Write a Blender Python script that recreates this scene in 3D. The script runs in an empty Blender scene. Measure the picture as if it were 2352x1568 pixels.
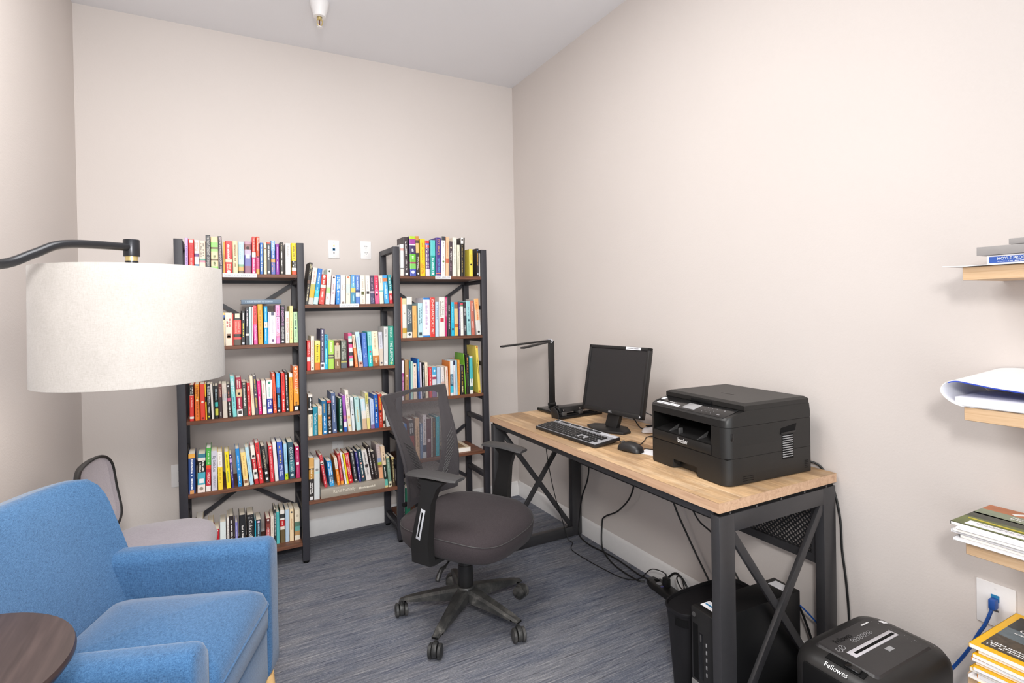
# Small office / library room: bookcase wall, desk with computer and printer, task chair, armchair.
import bpy, bmesh, math, random
from mathutils import Vector, Matrix, noise as mnoise
random.seed(7)
C = bpy.context.scene.collection
SC = bpy.context.scene
PI = math.pi
R = math.radians

# ------------------------------------------------------------------ camera
cam_d = bpy.data.cameras.new('camera')
cam = bpy.data.objects.new('camera', cam_d); C.objects.link(cam)
cam_d.sensor_width = 36.0
cam_d.lens = 19.219
cam_d.shift_y = -0.02952
cam_d.clip_start = 0.02
_yaw, _pitch, _roll = -0.4882, -0.007, -0.0183
_f = Vector((-math.sin(_yaw) * math.cos(_pitch), math.cos(_yaw) * math.cos(_pitch), math.sin(_pitch)))
_r0 = Vector((math.cos(_yaw), math.sin(_yaw), 0)); _u0 = _r0.cross(_f)
_rv = math.cos(_roll) * _r0 + math.sin(_roll) * _u0
_uv = -math.sin(_roll) * _r0 + math.cos(_roll) * _u0
m3 = Matrix((_rv, _uv, -_f)).transposed()
cam.matrix_world = Matrix.Translation((-1.88, -3.4781, 1.3544)) @ m3.to_4x4()
SC.camera = cam

# ------------------------------------------------------------------ light and exposure
world = bpy.data.worlds.new('world'); SC.world = world
world.use_nodes = True
bg = world.node_tree.nodes['Background']
bg.inputs['Color'].default_value = (0.96, 0.98, 1.0, 1)
bg.inputs['Strength'].default_value = 1.95

def area(name, loc, target, size, power, color=(1, 1, 1), shape='DISK'):
    d = bpy.data.lights.new(name, 'AREA'); d.shape = shape; d.size = size
    d.energy = power; d.color = color
    o = bpy.data.objects.new(name, d); C.objects.link(o)
    o.location = loc
    v = Vector(target) - Vector(loc)
    o.rotation_euler = v.to_track_quat('-Z', 'Y').to_euler()
    return o
area('photographer_flash', (-1.9, -3.75, 1.84), (-1.6, -0.4, 0.85), 0.3, 27, (1.0, 0.985, 0.965)).data.spread = R(150)
area('added_ceiling_fill', (-1.6, -1.95, 2.92), (-1.6, -1.95, 0), 1.0, 34, (1.0, 0.985, 0.96), 'SQUARE')  # added overhead fill lamp out of view; no such fixture is seen

vs = SC.view_settings
SC.display_settings.display_device = 'sRGB'
vs.view_transform = 'Standard'; vs.look = 'None'; vs.gamma = 1.0; vs.use_curve_mapping = False
vs.exposure = 0.26

# ------------------------------------------------------------------ materials
def lin(h):
    h = h.lstrip('#')
    o = []
    for i in (0, 2, 4):
        c = int(h[i:i + 2], 16) / 255
        o.append(c / 12.92 if c <= 0.04045 else ((c + 0.055) / 1.055) ** 2.4)
    return (*o, 1.0)

class NT:
    def __init__(s, name):
        s.m = bpy.data.materials.new(name); s.m.use_nodes = True
        s.t = s.m.node_tree; s.p = s.t.nodes['Principled BSDF']; s.out = s.t.nodes['Material Output']
    def n(s, typ, **k):
        x = s.t.nodes.new(typ)
        for a, b in k.items():
            if hasattr(x, a): setattr(x, a, b)
            else: x.inputs[a].default_value = b
        return x
    def l(s, a, b): s.t.links.new(a, b)
    def coord(s, scale=(1, 1, 1), src='Object', rot=(0, 0, 0)):
        tc = s.n('ShaderNodeTexCoord'); mp = s.n('ShaderNodeMapping')
        mp.inputs['Scale'].default_value = scale; mp.inputs['Rotation'].default_value = rot
        s.l(tc.outputs[src], mp.inputs['Vector']); return mp.outputs['Vector']
    def noise(s, vec, scale, detail=3, rough=.6, dist=0):
        x = s.n('ShaderNodeTexNoise'); x.inputs['Scale'].default_value = scale
        x.inputs['Detail'].default_value = detail; x.inputs['Roughness'].default_value = rough
        x.inputs['Distortion'].default_value = dist
        s.l(vec, x.inputs['Vector']); return x.outputs['Fac']
    def ramp(s, fac, stops):
        r = s.n('ShaderNodeValToRGB'); e = r.color_ramp.elements
        while len(e) < len(stops): e.new(0.5)
        for q, (p, c) in zip(e, stops):
            q.position = p; q.color = lin(c) if isinstance(c, str) else (c, c, c, 1)
        s.l(fac, r.inputs['Fac']); return r.outputs['Color']
    def mix(s, fac, a, b, typ='MIX'):
        x = s.n('ShaderNodeMix'); x.data_type = 'RGBA'; x.blend_type = typ
        for i, v in ((0, fac), (6, a), (7, b)):
            if hasattr(v, 'node'): s.l(v, x.inputs[i])
            elif isinstance(v, str): x.inputs[i].default_value = lin(v)
            else: x.inputs[i].default_value = v
        return x.outputs[2]
    def bump(s, h, strength, dist=.002):
        b = s.n('ShaderNodeBump'); b.inputs['Strength'].default_value = strength
        b.inputs['Distance'].default_value = dist
        s.l(h, b.inputs['Height']); s.l(b.outputs['Normal'], s.p.inputs['Normal'])
    def base(s, c, rough, metal=0, spec=.5):
        if hasattr(c, 'node'): s.l(c, s.p.inputs['Base Color'])
        else: s.p.inputs['Base Color'].default_value = lin(c)
        s.p.inputs['Roughness'].default_value = rough; s.p.inputs['Metallic'].default_value = metal
        s.p.inputs['Specular IOR Level'].default_value = spec
        return s.m

_cache = {}
def plain(name, h, rough=.5, metal=0, amt=.08, scale=40, bump=0, spec=.5):
    """paint / plastic / paper: one colour with faint procedural variation"""
    k = (name, h, rough)
    if k in _cache: return _cache[k]
    q = NT(name); v = q.coord(); f = q.noise(v, scale)
    lo = q.ramp(f, [(.3, 1 - amt), (.7, 1.0)])
    q.base(q.mix(1.0, h, lo, 'MULTIPLY'), rough, metal, spec)
    if bump: q.bump(q.noise(v, scale * 6, 2), bump, .001)
    _cache[k] = q.m; return q.m

def cover_mat(h): return plain('printed_cover_' + h, h, .42, amt=.07, scale=25)

def wall_mat(name, h):
    q = NT(name); v = q.coord()
    f = q.noise(v, 1.3, 2)
    q.base(q.mix(1.0, h, q.ramp(f, [(.3, .97), (.7, 1.0)]), 'MULTIPLY'), .75, 0, .25)
    q.bump(q.noise(v, 150, 3, .55), .16, .003); return q.m
M_wall = wall_mat('beige_wall_paint', 'd5cdc8')
M_ceil = wall_mat('ceiling_paint', 'ebebee')
M_trim = plain('white_trim_paint', 'e6e4e3', .4, amt=.03)

def carpet():
    q = NT('blue_grey_carpet'); v = q.coord()
    st = q.noise(q.coord((11, 210, 1)), 1.0, 4, .75)
    st2 = q.noise(q.coord((4, 120, 1)), 1.0, 2, .6)
    fine = q.noise(q.coord((230, 480, 60)), 1.0, 3, .9)
    br = q.n('ShaderNodeTexBrick'); br.offset = .37
    br.inputs['Scale'].default_value = 1; br.inputs['Brick Width'].default_value = 1.0; br.inputs['Row Height'].default_value = .25
    br.inputs['Mortar Size'].default_value = 0.0
    br.inputs['Color1'].default_value = (.9, .9, .9, 1); br.inputs['Color2'].default_value = (1.08, 1.08, 1.06, 1)
    q.l(v, br.inputs['Vector'])
    c = q.ramp(q.mix(.35, st, st2), [(.36, '2c2f38'), (.43, '5f6270'), (.55, '83858d'), (.64, 'acabac')])
    c = q.mix(.75, c, q.ramp(fine, [(.32, .25), (.5, .9), (.68, 1.6)]), 'MULTIPLY')
    patch = q.noise(q.coord((1.2, 9, 1)), 1.5, 2)
    c = q.mix(.3, c, q.ramp(patch, [(.4, '8a898c'), (.6, '606676')]), 'MIX')
    c = q.mix(.6, c, br.outputs['Color'], 'MULTIPLY')
    q.base(c, .95, 0, .1); q.bump(fine, .6, .004); return q.m
M_carpet = carpet()

def wood(name, cols, axis, grain=1.0, rough=.45, plank=None):
    q = NT(name)
    sc = {'x': (1.5, 26, 26), 'y': (26, 1.5, 26)}[axis]
    g = q.noise(q.coord(tuple(a * grain for a in sc)), 1.6, 5, .65, 1.2)
    c = q.ramp(g, [(.25, cols[0]), (.5, cols[1]), (.75, cols[2])])
    if plank:
        rot = (0, 0, R(90)) if axis == 'y' else (0, 0, 0)
        v = q.coord((1, 1, 1), rot=rot)
        br = q.n('ShaderNodeTexBrick'); br.offset = .43
        br.inputs['Scale'].default_value = 1; br.inputs['Brick Width'].default_value = plank[0]
        br.inputs['Row Height'].default_value = plank[1]; br.inputs['Mortar Size'].default_value = .0006
        br.inputs['Bias'].default_value = -.1
        br.inputs['Color1'].default_value = (.58, .52, .46, 1); br.inputs['Color2'].default_value = (1.2, 1.17, 1.14, 1)
        br.inputs['Mortar'].default_value = (.5, .42, .36, 1)
        q.l(v, br.inputs['Vector'])
        c = q.mix(1.0, c, br.outputs['Color'], 'MULTIPLY')
        st = q.noise(q.coord((7, 3, 7)), 1.7, 3, .6)
        c = q.mix(.36, c, q.ramp(st, [(.4, '8f6a48'), (.58, 'f6e2c6')]), 'MULTIPLY')
        saw = q.noise(q.coord((4, 300, 4) if axis == 'y' else (300, 4, 4)), 1.0, 1)
        c = q.mix(.18, c, q.ramp(saw, [(.4, .55), (.55, 1.0)]), 'MULTIPLY')
    q.base(c, rough, 0, .35); q.bump(g, .08, .001); return q.m
M_desk = wood('light_oak_planks', ('bfa07c', 'd8bc98', 'ead6b8'), 'y', 1.0, .42, plank=(.62, .098))
M_deskedge = wood('light_oak_edge', ('b08c72', 'c8a486', 'd6b698'), 'y', 1.4, .45)
M_shelfwood = wood('rustic_brown_board', ('4a2f22', '6e4735', '8a5c44'), 'x', 1.2, .5)
M_oakshelf = wood('pale_oak_veneer', ('c09c78', 'd2b18c', 'dcc09e'), 'y', 1.6, .5)
M_tabledark = wood('dark_walnut_top', ('2c2221', '3d3130', '4d3f3d'), 'y', .8, .35)
M_leg = wood('blond_wood_leg', ('d8a668', 'e4b87c', 'ecc890'), 'y', .6, .4)

M_black = plain('black_powder_coated_steel', '35343a', .48, 0, .1, 60, .06)
M_desksteel = plain('charcoal_steel_tube', '353436', .36, 0, .1, 60, .05)
M_plastic = plain('black_plastic', '201f1f', .42, 0, .12, 30, .04)
M_printer = plain('black_printer_plastic', '1b1a19', .44, 0, .08, 50, .12)
M_glossblack = plain('gloss_black_plastic', '161617', .16, 0, .05)
M_dark = plain('near_black', '0a0a0b', .7, 0, .1, spec=.2)
M_darkgrey = plain('dark_grey_plastic', '4a4949', .45, 0, .1)
M_screen = plain('matte_lcd_panel', '2b2a2b', .3, 0, .04, 8)
M_cable = plain('black_cable_rubber', '151516', .5, 0, .1)
M_blue = plain('blue_cable_jacket', '1f4f9c', .45, 0, .08)
M_white = plain('white_plastic', 'eceaea', .35, 0, .03)
M_paper = plain('white_paper', 'f2f1f3', .7, 0, .03)
M_label = plain('label_paper', 'efeef2', .6, 0, .03)
M_ink = plain('printed_ink', '55555c', .6)
M_inkw = plain('white_print', 'f0f0f0', .5)
M_greyprint = plain('grey_print', '9a9a9c', .5)
M_pages = plain('page_paper', 'fbf0dc', .85, 0, .05, 300)
M_pagesw = plain('pale_page_paper', 'fbf7f0', .85, 0, .05, 300)
M_chrome = plain('silver_metal', 'c9c9cb', .28, .9, .05)
M_silver = plain('silver_plastic', 'bcbdc2', .4, 0, .06)
M_brass = plain('brass', 'd8c48a', .3, .8, .06)
M_socket = plain('socket_blue', '2f7fae', .4)
M_gunmetal = plain('dark_bronze_metal', '2c2d31', .32, .5, .06)
M_pink = plain('pink_acrylic', 'e3a6c6', .2, 0, .04)
M_pink.node_tree.nodes['Principled BSDF'].inputs['Alpha'].default_value = .75
M_greybinder = plain('grey_binder_vinyl', '9b9795', .5, 0, .06)

def fabric(name, cols, scale=1.0, rough=.9, b=.35, sheen=.25):
    q = NT(name); v = q.coord()
    a = q.noise(q.coord((240 * scale, 240 * scale, 60 * scale)), 1.0, 3, .8)
    w = q.noise(q.coord((70 * scale, 70 * scale, 260 * scale)), 1.0, 3, .8)
    f = q.mix(.5, a, w)
    big = q.noise(v, 9, 2)
    c = q.ramp(f, [(.3, cols[0]), (.48, cols[1]), (.68, cols[2])])
    c = q.mix(.2, c, q.ramp(big, [(.3, .75), (.7, 1.15)]), 'MULTIPLY')
    q.base(c, rough, 0, .15); q.p.inputs['Sheen Weight'].default_value = sheen
    q.bump(f, b, .002); return q.m
M_bluefab = fabric('blue_heather_upholstery', ('203a58', '385e86', '52789f'), 1.9)
M_seatfab = fabric('charcoal_seat_fabric', ('312b2d', '3a3436', '443d40'), 2.2, .9, .12, .05)
M_greyfab = fabric('grey_seat_fabric', ('8a848a', '98929a', 'a49ea4'), 2.2, .9, .1)
M_linen = fabric('natural_linen_shade', ('aea7a0', 'b9b3ad', 'c3bdb8'), 1.6, .9, .2)

def meshfab(name, h, opac, sc=900):
    q = NT(name)
    q.base(h, .7, 0, .3)
    tr = q.n('ShaderNodeBsdfTransparent'); mx = q.n('ShaderNodeMixShader')
    ch = q.n('ShaderNodeTexVoronoi'); ch.inputs['Scale'].default_value = sc
    q.l(q.coord(), ch.inputs['Vector'])
    r = q.ramp(ch.outputs['Distance'], [(.2, max(0, opac - .3)), (.6, min(1, opac + .3))])
    q.l(r, mx.inputs[0]); q.l(tr.outputs[0], mx.inputs[1]); q.l(q.p.outputs[0], mx.inputs[2])
    q.l(mx.outputs[0], q.out.inputs['Surface']); return q.m
M_mesh = meshfab('charcoal_chair_mesh', '4e4a4c', .46)
M_meshgrey = meshfab('grey_chair_mesh', 'a59ea4', .85)

# ------------------------------------------------------------------ mesh builder
class MB:
    def __init__(s, M=None): s.bm = bmesh.new(); s.M = M or Matrix()
    def add(s, tmp, mi=0, M=None):
        T = s.M @ M if M else s.M
        mp = {}
        for v in tmp.verts: mp[v] = s.bm.verts.new(T @ v.co)
        for f in tmp.faces:
            try: g = s.bm.faces.new([mp[v] for v in f.verts])
            except ValueError: continue
            g.material_index = mi if mi is not None else f.material_index
        tmp.free(); return s
    def box(s, lo, hi, bev=0, seg=2, mi=0, M=None):
        t = bmesh.new(); bmesh.ops.create_cube(t, size=1)
        c = [(a + b) / 2 for a, b in zip(lo, hi)]; d = [abs(b - a) for a, b in zip(lo, hi)]
        for v in t.verts: v.co = Vector([c[i] + v.co[i] * d[i] for i in range(3)])
        if bev: bmesh.ops.bevel(t, geom=t.edges[:], offset=min(bev, min(d) * .49), segments=seg, profile=.5, affect='EDGES')
        return s.add(t, mi, M)
    def bar(s, a, b, w, h, up=(0, 0, 1), bev=0, mi=0):
        a, b = Vector(a), Vector(b); z = (b - a); L = z.length; z.normalize()
        x = Vector(up).cross(z)
        if x.length < 1e-4: x = Vector((1, 0, 0)).cross(z)
        x.normalize(); y = z.cross(x)
        M = Matrix((x, y, z)).transposed().to_4x4(); M.translation = a
        return s.box((-w / 2, -h / 2, 0), (w / 2, h / 2, L), bev, 2, mi, M)
    def cyl(s, a, b, r1, r2=None, n=20, mi=0):
        r2 = r1 if r2 is None else r2
        return s.tube([a, b], [r1, r2], n, mi)
    def tube(s, pts, r, n=10, mi=0, closed=False, caps=True):
        P = [Vector(p) for p in pts]; k = len(P)
        rr = r if isinstance(r, (list, tuple)) else [r] * k
        t = bmesh.new(); rings = []; prev = None
        for i, p in enumerate(P):
            d = (P[min(i + 1, k - 1)] - P[max(i - 1, 0)])
            if closed: d = P[(i + 1) % k] - P[i - 1]
            if d.length < 1e-9: d = Vector((0, 0, 1))
            d.normalize()
            if prev is None:
                x = d.orthogonal().normalized()
            else:
                x = (prev - d * prev.dot(d))
                x = x.normalized() if x.length > 1e-6 else d.orthogonal().normalized()
            prev = x; y = d.cross(x)
            rings.append([t.verts.new(p + (x * math.cos(2 * PI * j / n) + y * math.sin(2 * PI * j / n)) * rr[i]) for j in range(n)])
        m = k if closed else k - 1
        for i in range(m):
            A, B = rings[i], rings[(i + 1) % k]
            for j in range(n): t.faces.new((A[j], A[(j + 1) % n], B[(j + 1) % n], B[j]))
        if not closed and caps:
            t.faces.new(rings[0][::-1]); t.faces.new(rings[-1])
        return s.add(t, mi)
    def lathe(s, prof, n=32, mi=0, M=None, caps=True):
        t = bmesh.new(); rings = []
        for r, z in prof: rings.append([t.verts.new((r * math.cos(2 * PI * j / n), r * math.sin(2 * PI * j / n), z)) for j in range(n)])
        for A, B in zip(rings, rings[1:]):
            for j in range(n): t.faces.new((A[j], A[(j + 1) % n], B[(j + 1) % n], B[j]))
        if caps:
            t.faces.new(rings[0][::-1]); t.faces.new(rings[-1])
        return s.add(t, mi, M)
    def loft(s, secs, mi=0, caps=True, M=None, closed=True):
        t = bmesh.new(); rings = [[t.verts.new(p) for p in q] for q in secs]; n = len(rings[0])
        for A, B in zip(rings, rings[1:]):
            for j in range(n if closed else n - 1): t.faces.new((A[j], A[(j + 1) % n], B[(j + 1) % n], B[j]))
        if caps:
            t.faces.new(rings[0][::-1]); t.faces.new(rings[-1])
        return s.add(t, mi, M)
    def prism(s, poly, a, b, axis='z', bev=0, mi=0, M=None):
        """polygon of 2-D points extruded from a to b along axis"""
        f = {'z': lambda p, q: (p[0], p[1], q), 'y': lambda p, q: (p[0], q, p[1]), 'x': lambda p, q: (q, p[0], p[1])}[axis]
        t = bmesh.new(); A = [t.verts.new(f(p, a)) for p in poly]; B = [t.verts.new(f(p, b)) for p in poly]; n = len(poly)
        for j in range(n): t.faces.new((A[j], A[(j + 1) % n], B[(j + 1) % n], B[j]))
        t.faces.new(A[::-1]); t.faces.new(B)
        bmesh.ops.recalc_face_normals(t, faces=t.faces[:])
        if bev: bmesh.ops.bevel(t, geom=t.edges[:], offset=bev, segments=2, profile=.5, affect='EDGES')
        return s.add(t, mi, M)
    def quad(s, pts, mi=0):
        f = s.bm.faces.new([s.bm.verts.new(s.M @ Vector(p)) for p in pts]); f.material_index = mi; return s
    def disc(s, c, r, ax, ay, n=20, mi=0):
        c, ax, ay = Vector(c), Vector(ax), Vector(ay)
        f = s.bm.faces.new([s.bm.verts.new(s.M @ (c + ax * r * math.cos(2 * PI * j / n) + ay * r * math.sin(2 * PI * j / n))) for j in range(n)])
        f.material_index = mi; return s

def smooth_pts(P, k=6):
    P = [Vector(p) for p in P]; out = []
    for i in range(len(P) - 1):
        a, b, c, d = P[max(i - 1, 0)], P[i], P[i + 1], P[min(i + 2, len(P) - 1)]
        for j in range(k):
            t = j / k
            out.append(.5 * ((2 * b) + (c - a) * t + (2 * a - 5 * b + 4 * c - d) * t * t + (3 * b - a - 3 * c + d) * t ** 3))
    out.append(P[-1]); return out

def obj(name, mb, mats, parent=None, ang=40, flat=False, sub=0, recalc=True):
    bm = mb.bm
    if recalc: bmesh.ops.recalc_face_normals(bm, faces=bm.faces[:])
    if not isinstance(mats, (list, tuple)): mats = [mats]
    loc = Vector((0, 0, 0))
    if parent is None:
        xs = [v.co for v in bm.verts]
        loc = Vector(((min(v.x for v in xs) + max(v.x for v in xs)) / 2, (min(v.y for v in xs) + max(v.y for v in xs)) / 2, min(v.z for v in xs)))
        for v in bm.verts: v.co -= loc
    me = bpy.data.meshes.new(name); bm.to_mesh(me); bm.free()
    for m in mats: me.materials.append(m)
    if not flat:
        me.shade_smooth()
        if ang < 180: me.set_sharp_from_angle(angle=R(ang))
    o = bpy.data.objects.new(name, me); C.objects.link(o)
    if parent is not None:
        o.parent = parent
        w = parent.get('_w')
        if w is not None: o.location = -Vector(w)
    else: o.location = loc
    if sub:
        md = o.modifiers.new('sub', 'SUBSURF'); md.levels = sub; md.render_levels = sub
    return o

def tag(o, label, cat, group=None):
    o['label'] = label; o['category'] = cat
    if group: o['group'] = group
    return o
def thing(name, label, cat, loc=(0, 0, 0), rotz=0, group=None, world=False):
    """Empty at the base of a thing.  world=True: parts are modelled in room coordinates."""
    o = bpy.data.objects.new(name, None); C.objects.link(o)
    o.empty_display_size = .05
    o.location = loc; o.rotation_euler = (0, 0, rotz)
    if world: o['_w'] = tuple(loc)
    return tag(o, label, cat, group)
def struct(name, mb, mats, ang=40):
    o = obj(name, mb, mats, None, ang); o['kind'] = 'structure'; return o

TEXTS = []
def text(name, s, loc, xdir, ydir, length, height, m, parent, align='LEFT'):
    cu = bpy.data.curves.new(name, 'FONT'); cu.body = s; cu.size = 1.0
    cu.align_x = align; cu.align_y = 'CENTER'
    cu.materials.append(m)
    o = bpy.data.objects.new(name, cu); C.objects.link(o); o.parent = parent
    x = Vector(xdir).normalized(); y = Vector(ydir).normalized(); z = x.cross(y)
    M = Matrix((x, y, z)).transposed().to_4x4()
    L = Vector(loc)
    if parent is not None and parent.get('_w') is not None: L = L - Vector(parent['_w'])
    M.translation = L
    TEXTS.append((o, M, length, height)); return o
def fit_texts():
    bpy.context.view_layer.update(); dg = bpy.context.evaluated_depsgraph_get()
    for o, M, L, H in TEXTS:
        dx, dy = max(o.dimensions.x, 1e-4), .72
        sx = L / dx; sy = H / dy
        if sx > sy * 1.25: sx = sy * 1.25
        if sy > sx * 2.4: sy = sx * 2.4
        # lettering becomes real mesh, one object per line of print
        me = bpy.data.meshes.new_from_object(o.evaluated_get(dg))
        me.transform(M @ Matrix.Diagonal((sx, sy, 1, 1)))
        n = bpy.data.objects.new('t', me); C.objects.link(n); n.parent = o.parent
        nm = o.name.split('.')[0]; cu = o.data
        bpy.data.objects.remove(o); bpy.data.curves.remove(cu); n.name = nm

def marks(mb, o, xd, yd, length, height, rows=1, mi=0, rnd=random):
    """illegible small print: rows of letter-sized dashes from o along xd"""
    o, xd, yd = Vector(o), Vector(xd).normalized(), Vector(yd).normalized()
    rh = height / rows
    for r in range(rows):
        t = 0; gh = rh * .62; c = (r - (rows - 1) / 2) * rh
        while t < length * (1 if r == 0 else .9):
            g = gh * rnd.uniform(.35, .62)
            if rnd.random() > .16:
                hh = gh * rnd.choice((1, 1, .72, .8))
                b = o + xd * t + yd * (c - gh / 2)
                mb.quad([b, b + xd * min(g, max(length - t, .0004)), b + xd * min(g, max(length - t, .0004)) + yd * hh, b + yd * hh], mi)
            t += g + gh * .17
    return mb

# ================================================================== THE ROOM
H = 2.934; XL = -2.517; YB = -4.7
struct('floor', MB().box((-3.6, YB, -.06), (.1, .1, 0)), M_carpet)
struct('ceiling', MB().box((-3.6, YB, H), (.1, .1, H + .08)), M_ceil)
struct('wall_back', MB().box((-3.6, 0, 0), (.1, .1, H)), M_wall)
struct('wall_right', MB().box((0, YB, 0), (.1, 0, H)), M_wall)
# left wall ends in an outside corner past the frame; the room widens there
struct('wall_left', MB().box((XL - .12, -1.52, 0), (XL, 0, H)).box((-3.6, -1.52, 0), (XL - .12, -1.42, H)).box((-3.6, YB, 0), (-3.5, -1.52, H)), M_wall)
def baseboard(name, prof_axis, a, b):
    mb = MB(); hb, t = .1, .014
    prof = [(0, 0), (t, 0), (t, .068), (t - .003, .074), (t - .004, .086), (t - .009, .096), (0, hb)]
    if prof_axis == 'back': mb.prism([(-p[0], p[1]) for p in prof], a, b, 'x')
    elif prof_axis == 'right': mb.prism([(-p[0], p[1]) for p in prof], a, b, 'y')
    else: mb.prism([(XL + p[0], p[1]) for p in prof], a, b, 'y')
    return struct(name, mb, M_trim, 60)
baseboard('baseboard_back', 'back', XL, -.0145)
baseboard('baseboard_right', 'right', YB, 0)
baseboard('baseboard_left', 'left', -1.52, -.0145)

# wall plates -------------------------------------------------------
def plate_on_back(name, label, cx, cz, kind, w=.066, h=.112):
    t = thing(name, label, 'wall outlet', (cx, 0, cz - h / 2), world=True)
    y = -.0052
    obj('cover_plate', MB().box((cx - w / 2, y, cz - h / 2), (cx + w / 2, 0, cz + h / 2), .003), M_white, t)
    if kind == 'duplex':
        for s in (1, -1):
            f = obj('receptacle', MB().lathe([(.0165, 0), (.0165, .002)], 24, M=Matrix.Translation((cx, y + .0002, cz + s * .0195)) @ Matrix.Rotation(R(90), 4, 'X') @ Matrix.Diagonal((.92, 1.0, 1, 1))), M_white, t)
            m = MB(); z = cz + s * .0195; yy = y - .0024
            for dx, hh in ((-.0062, .0085), (.0062, .007)):
                m.quad([(cx + dx - .0011, yy, z), (cx + dx + .0011, yy, z), (cx + dx + .0011, yy, z + hh), (cx + dx - .0011, yy, z + hh)])
            m.disc((cx, yy, z - .0065), .0026, (1, 0, 0), (0, 0, 1))
            obj('slot', m, M_dark, f)
        obj('screw', MB().disc((cx, y - .0004, cz), .003, (1, 0, 0), (0, 0, 1)), M_silver, t)
    if kind == 'data':
        obj('coax_port', MB().cyl((cx, y, cz + .023), (cx, y - .008, cz + .023), .0045, n=12), M_brass, t)
        j = obj('data_jack', MB().box((cx - .0075, y - .0015, cz - .0085), (cx + .0075, y + .001, cz + .0075)), M_socket, t)
        obj('jack_opening', MB().quad([(cx - .005, y - .002, cz - .006), (cx + .005, y - .002, cz - .006), (cx + .005, y - .002, cz + .004), (cx - .005, y - .002, cz + .004)]), M_dark, j)
        obj('port_label', MB().quad([(cx - .005, y - .0004, cz - .024), (cx + .005, y - .0004, cz - .024), (cx + .005, y - .0004, cz - .02), (cx - .005, y - .0004, cz - .02)]), M_ink, t)
        for s in (.042, -.042): obj('screw', MB().disc((cx, y - .0004, cz + s), .0026, (1, 0, 0), (0, 0, 1)), M_silver, t)
    if kind == 'blank':
        for s in (.03, -.03): obj('screw', MB().disc((cx, y - .0004, cz + s), .0026, (1, 0, 0), (0, 0, 1)), M_silver, t)
    return t
plate_on_back('data_plate', 'white wall plate with blue data jack above middle bookcase column', -1.2645, 1.7305, 'data')
plate_on_back('power_outlet', 'white double power outlet above the bookcase, right of the data plate', -1.0695, 1.7315, 'duplex')
plate_on_back('blank_plate', 'white blank wall plate behind the left edge of the bookcase', -2.105, .475, 'blank', .066, .122)
plate_on_back('blank_plate', 'white blank wall plate behind books on lowest shelf of middle column', -1.265, .50, 'blank', .066, .112)

# right wall network plate
t = thing('network_plate', 'large white network wall plate low on right wall, blue cable plugged in', 'wall outlet', (0, -2.768, .447), world=True)
obj('cover_plate', MB().box((-.006, -2.812, .445), (0, -2.724, .566), .003), M_white, t)
j = obj('data_jack', MB().box((-.0085, -2.777, .517), (-.004, -2.759, .535)), M_socket, t)
obj('port_label', MB().quad([(-.0065, -2.775, .489), (-.0065, -2.761, .489), (-.0065, -2.761, .4945), (-.0065, -2.775, .4945)]), M_ink, t)
for z in (.552, .459): obj('screw', MB().disc((-.0065, -2.768, z), .003, (0, 1, 0), (0, 0, 1)), M_white, t)
cb = thing('network_cable', 'blue network cable from the right wall plate down behind shredder', 'cable', (-.03, -2.75, .2), world=True)
obj('connector', MB().box((-.03, -2.776, .5), (-.007, -2.760, .528), .003), M_blue, cb)
obj('cord', MB().tube(smooth_pts([(-.02, -2.767, .51), (-.026, -2.763, .485), (-.028, -2.752, .45), (-.027, -2.738, .42), (-.024, -2.708, .35), (-.022, -2.665, .27), (-.026, -2.62, .2), (-.03, -2.56, .1), (-.03, -2.5, .006), (-.045, -2.42, .0055)], 5), .0045, 8), M_blue, cb)

# ceiling sprinkler -------------------------------------------------
sx, sy = -1.408, -.55
t = thing('fire_sprinkler', 'white pendant fire sprinkler hanging from the ceiling', 'sprinkler', (sx, sy, H), world=True)
T = Matrix.Translation((sx, sy, 0))
obj('escutcheon', MB().lathe([(.048, H), (.047, H - .012), (.043, H - .03), (.033, H - .062), (.031, H - .07), (.031, H - .078), (.014, H - .08), (.012, H - .07)], 32, M=T), M_white, t)
mb = MB().lathe([(.011, H - .072), (.0105, H - .092), (.006, H - .094)], 16, M=T)
for s in (1, -1): mb.tube(smooth_pts([(sx + s * .009, sy, H - .086), (sx + s * .013, sy, H - .1), (sx + s * .010, sy, H - .114), (sx + s * .003, sy, H - .124)], 4), .0026, 8)
obj('frame', mb, M_brass, t)
obj('heat_bulb', MB().cyl((sx, sy, H - .093), (sx, sy, H - .121), .0022, n=8), plain('bulb_liquid', '5a2a20', .2), t)
mb = MB().lathe([(.004, H - .122), (.004, H - .128), (.014, H - .129), (.0145, H - .131), (.002, H - .132)], 16, M=T)
obj('deflector', mb, M_white, t)

# ================================================================== BOOKCASE
PXS = [(-2.081, -2.043), (-1.52, -1.484), (-.998, -.960), (-.437, -.400)]
YF, YR = -.361, -.047
ZL = [1.533, 1.168, .803, .443, .094]; ZM = [1.371, 1.015, .659, .309]; TS = .018; HT = 1.72
bc = thing('bookcase', 'wide black steel bookcase with brown wooden shelves along back wall', 'bookcase', (-1.24, -.2, 0), world=True)
for (a, b) in PXS:
    for (y0, y1) in ((YF, YF + .027), (YR - .027, YR)):
        p = obj('post', MB().box((a, y0, .012), (b, y1, HT), .0015), M_black, bc)
        obj('foot', MB().lathe([(.013, 0), (.015, .004), (.015, .013)], 16, M=Matrix.Translation(((a + b) / 2, (y0 + y1) / 2, 0))), M_dark, p)
    obj('top_rail', MB().box((a + .002, YF + .027, HT - .03), (b - .002, YR - .027, HT), .001), M_black, bc)
    for z in sorted(ZL + ZM):
        obj('crossbar', MB().box((a + .004, YF + .027, z - .026), (b - .004, YR - .027, z - .001), .001), M_black, bc)
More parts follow.
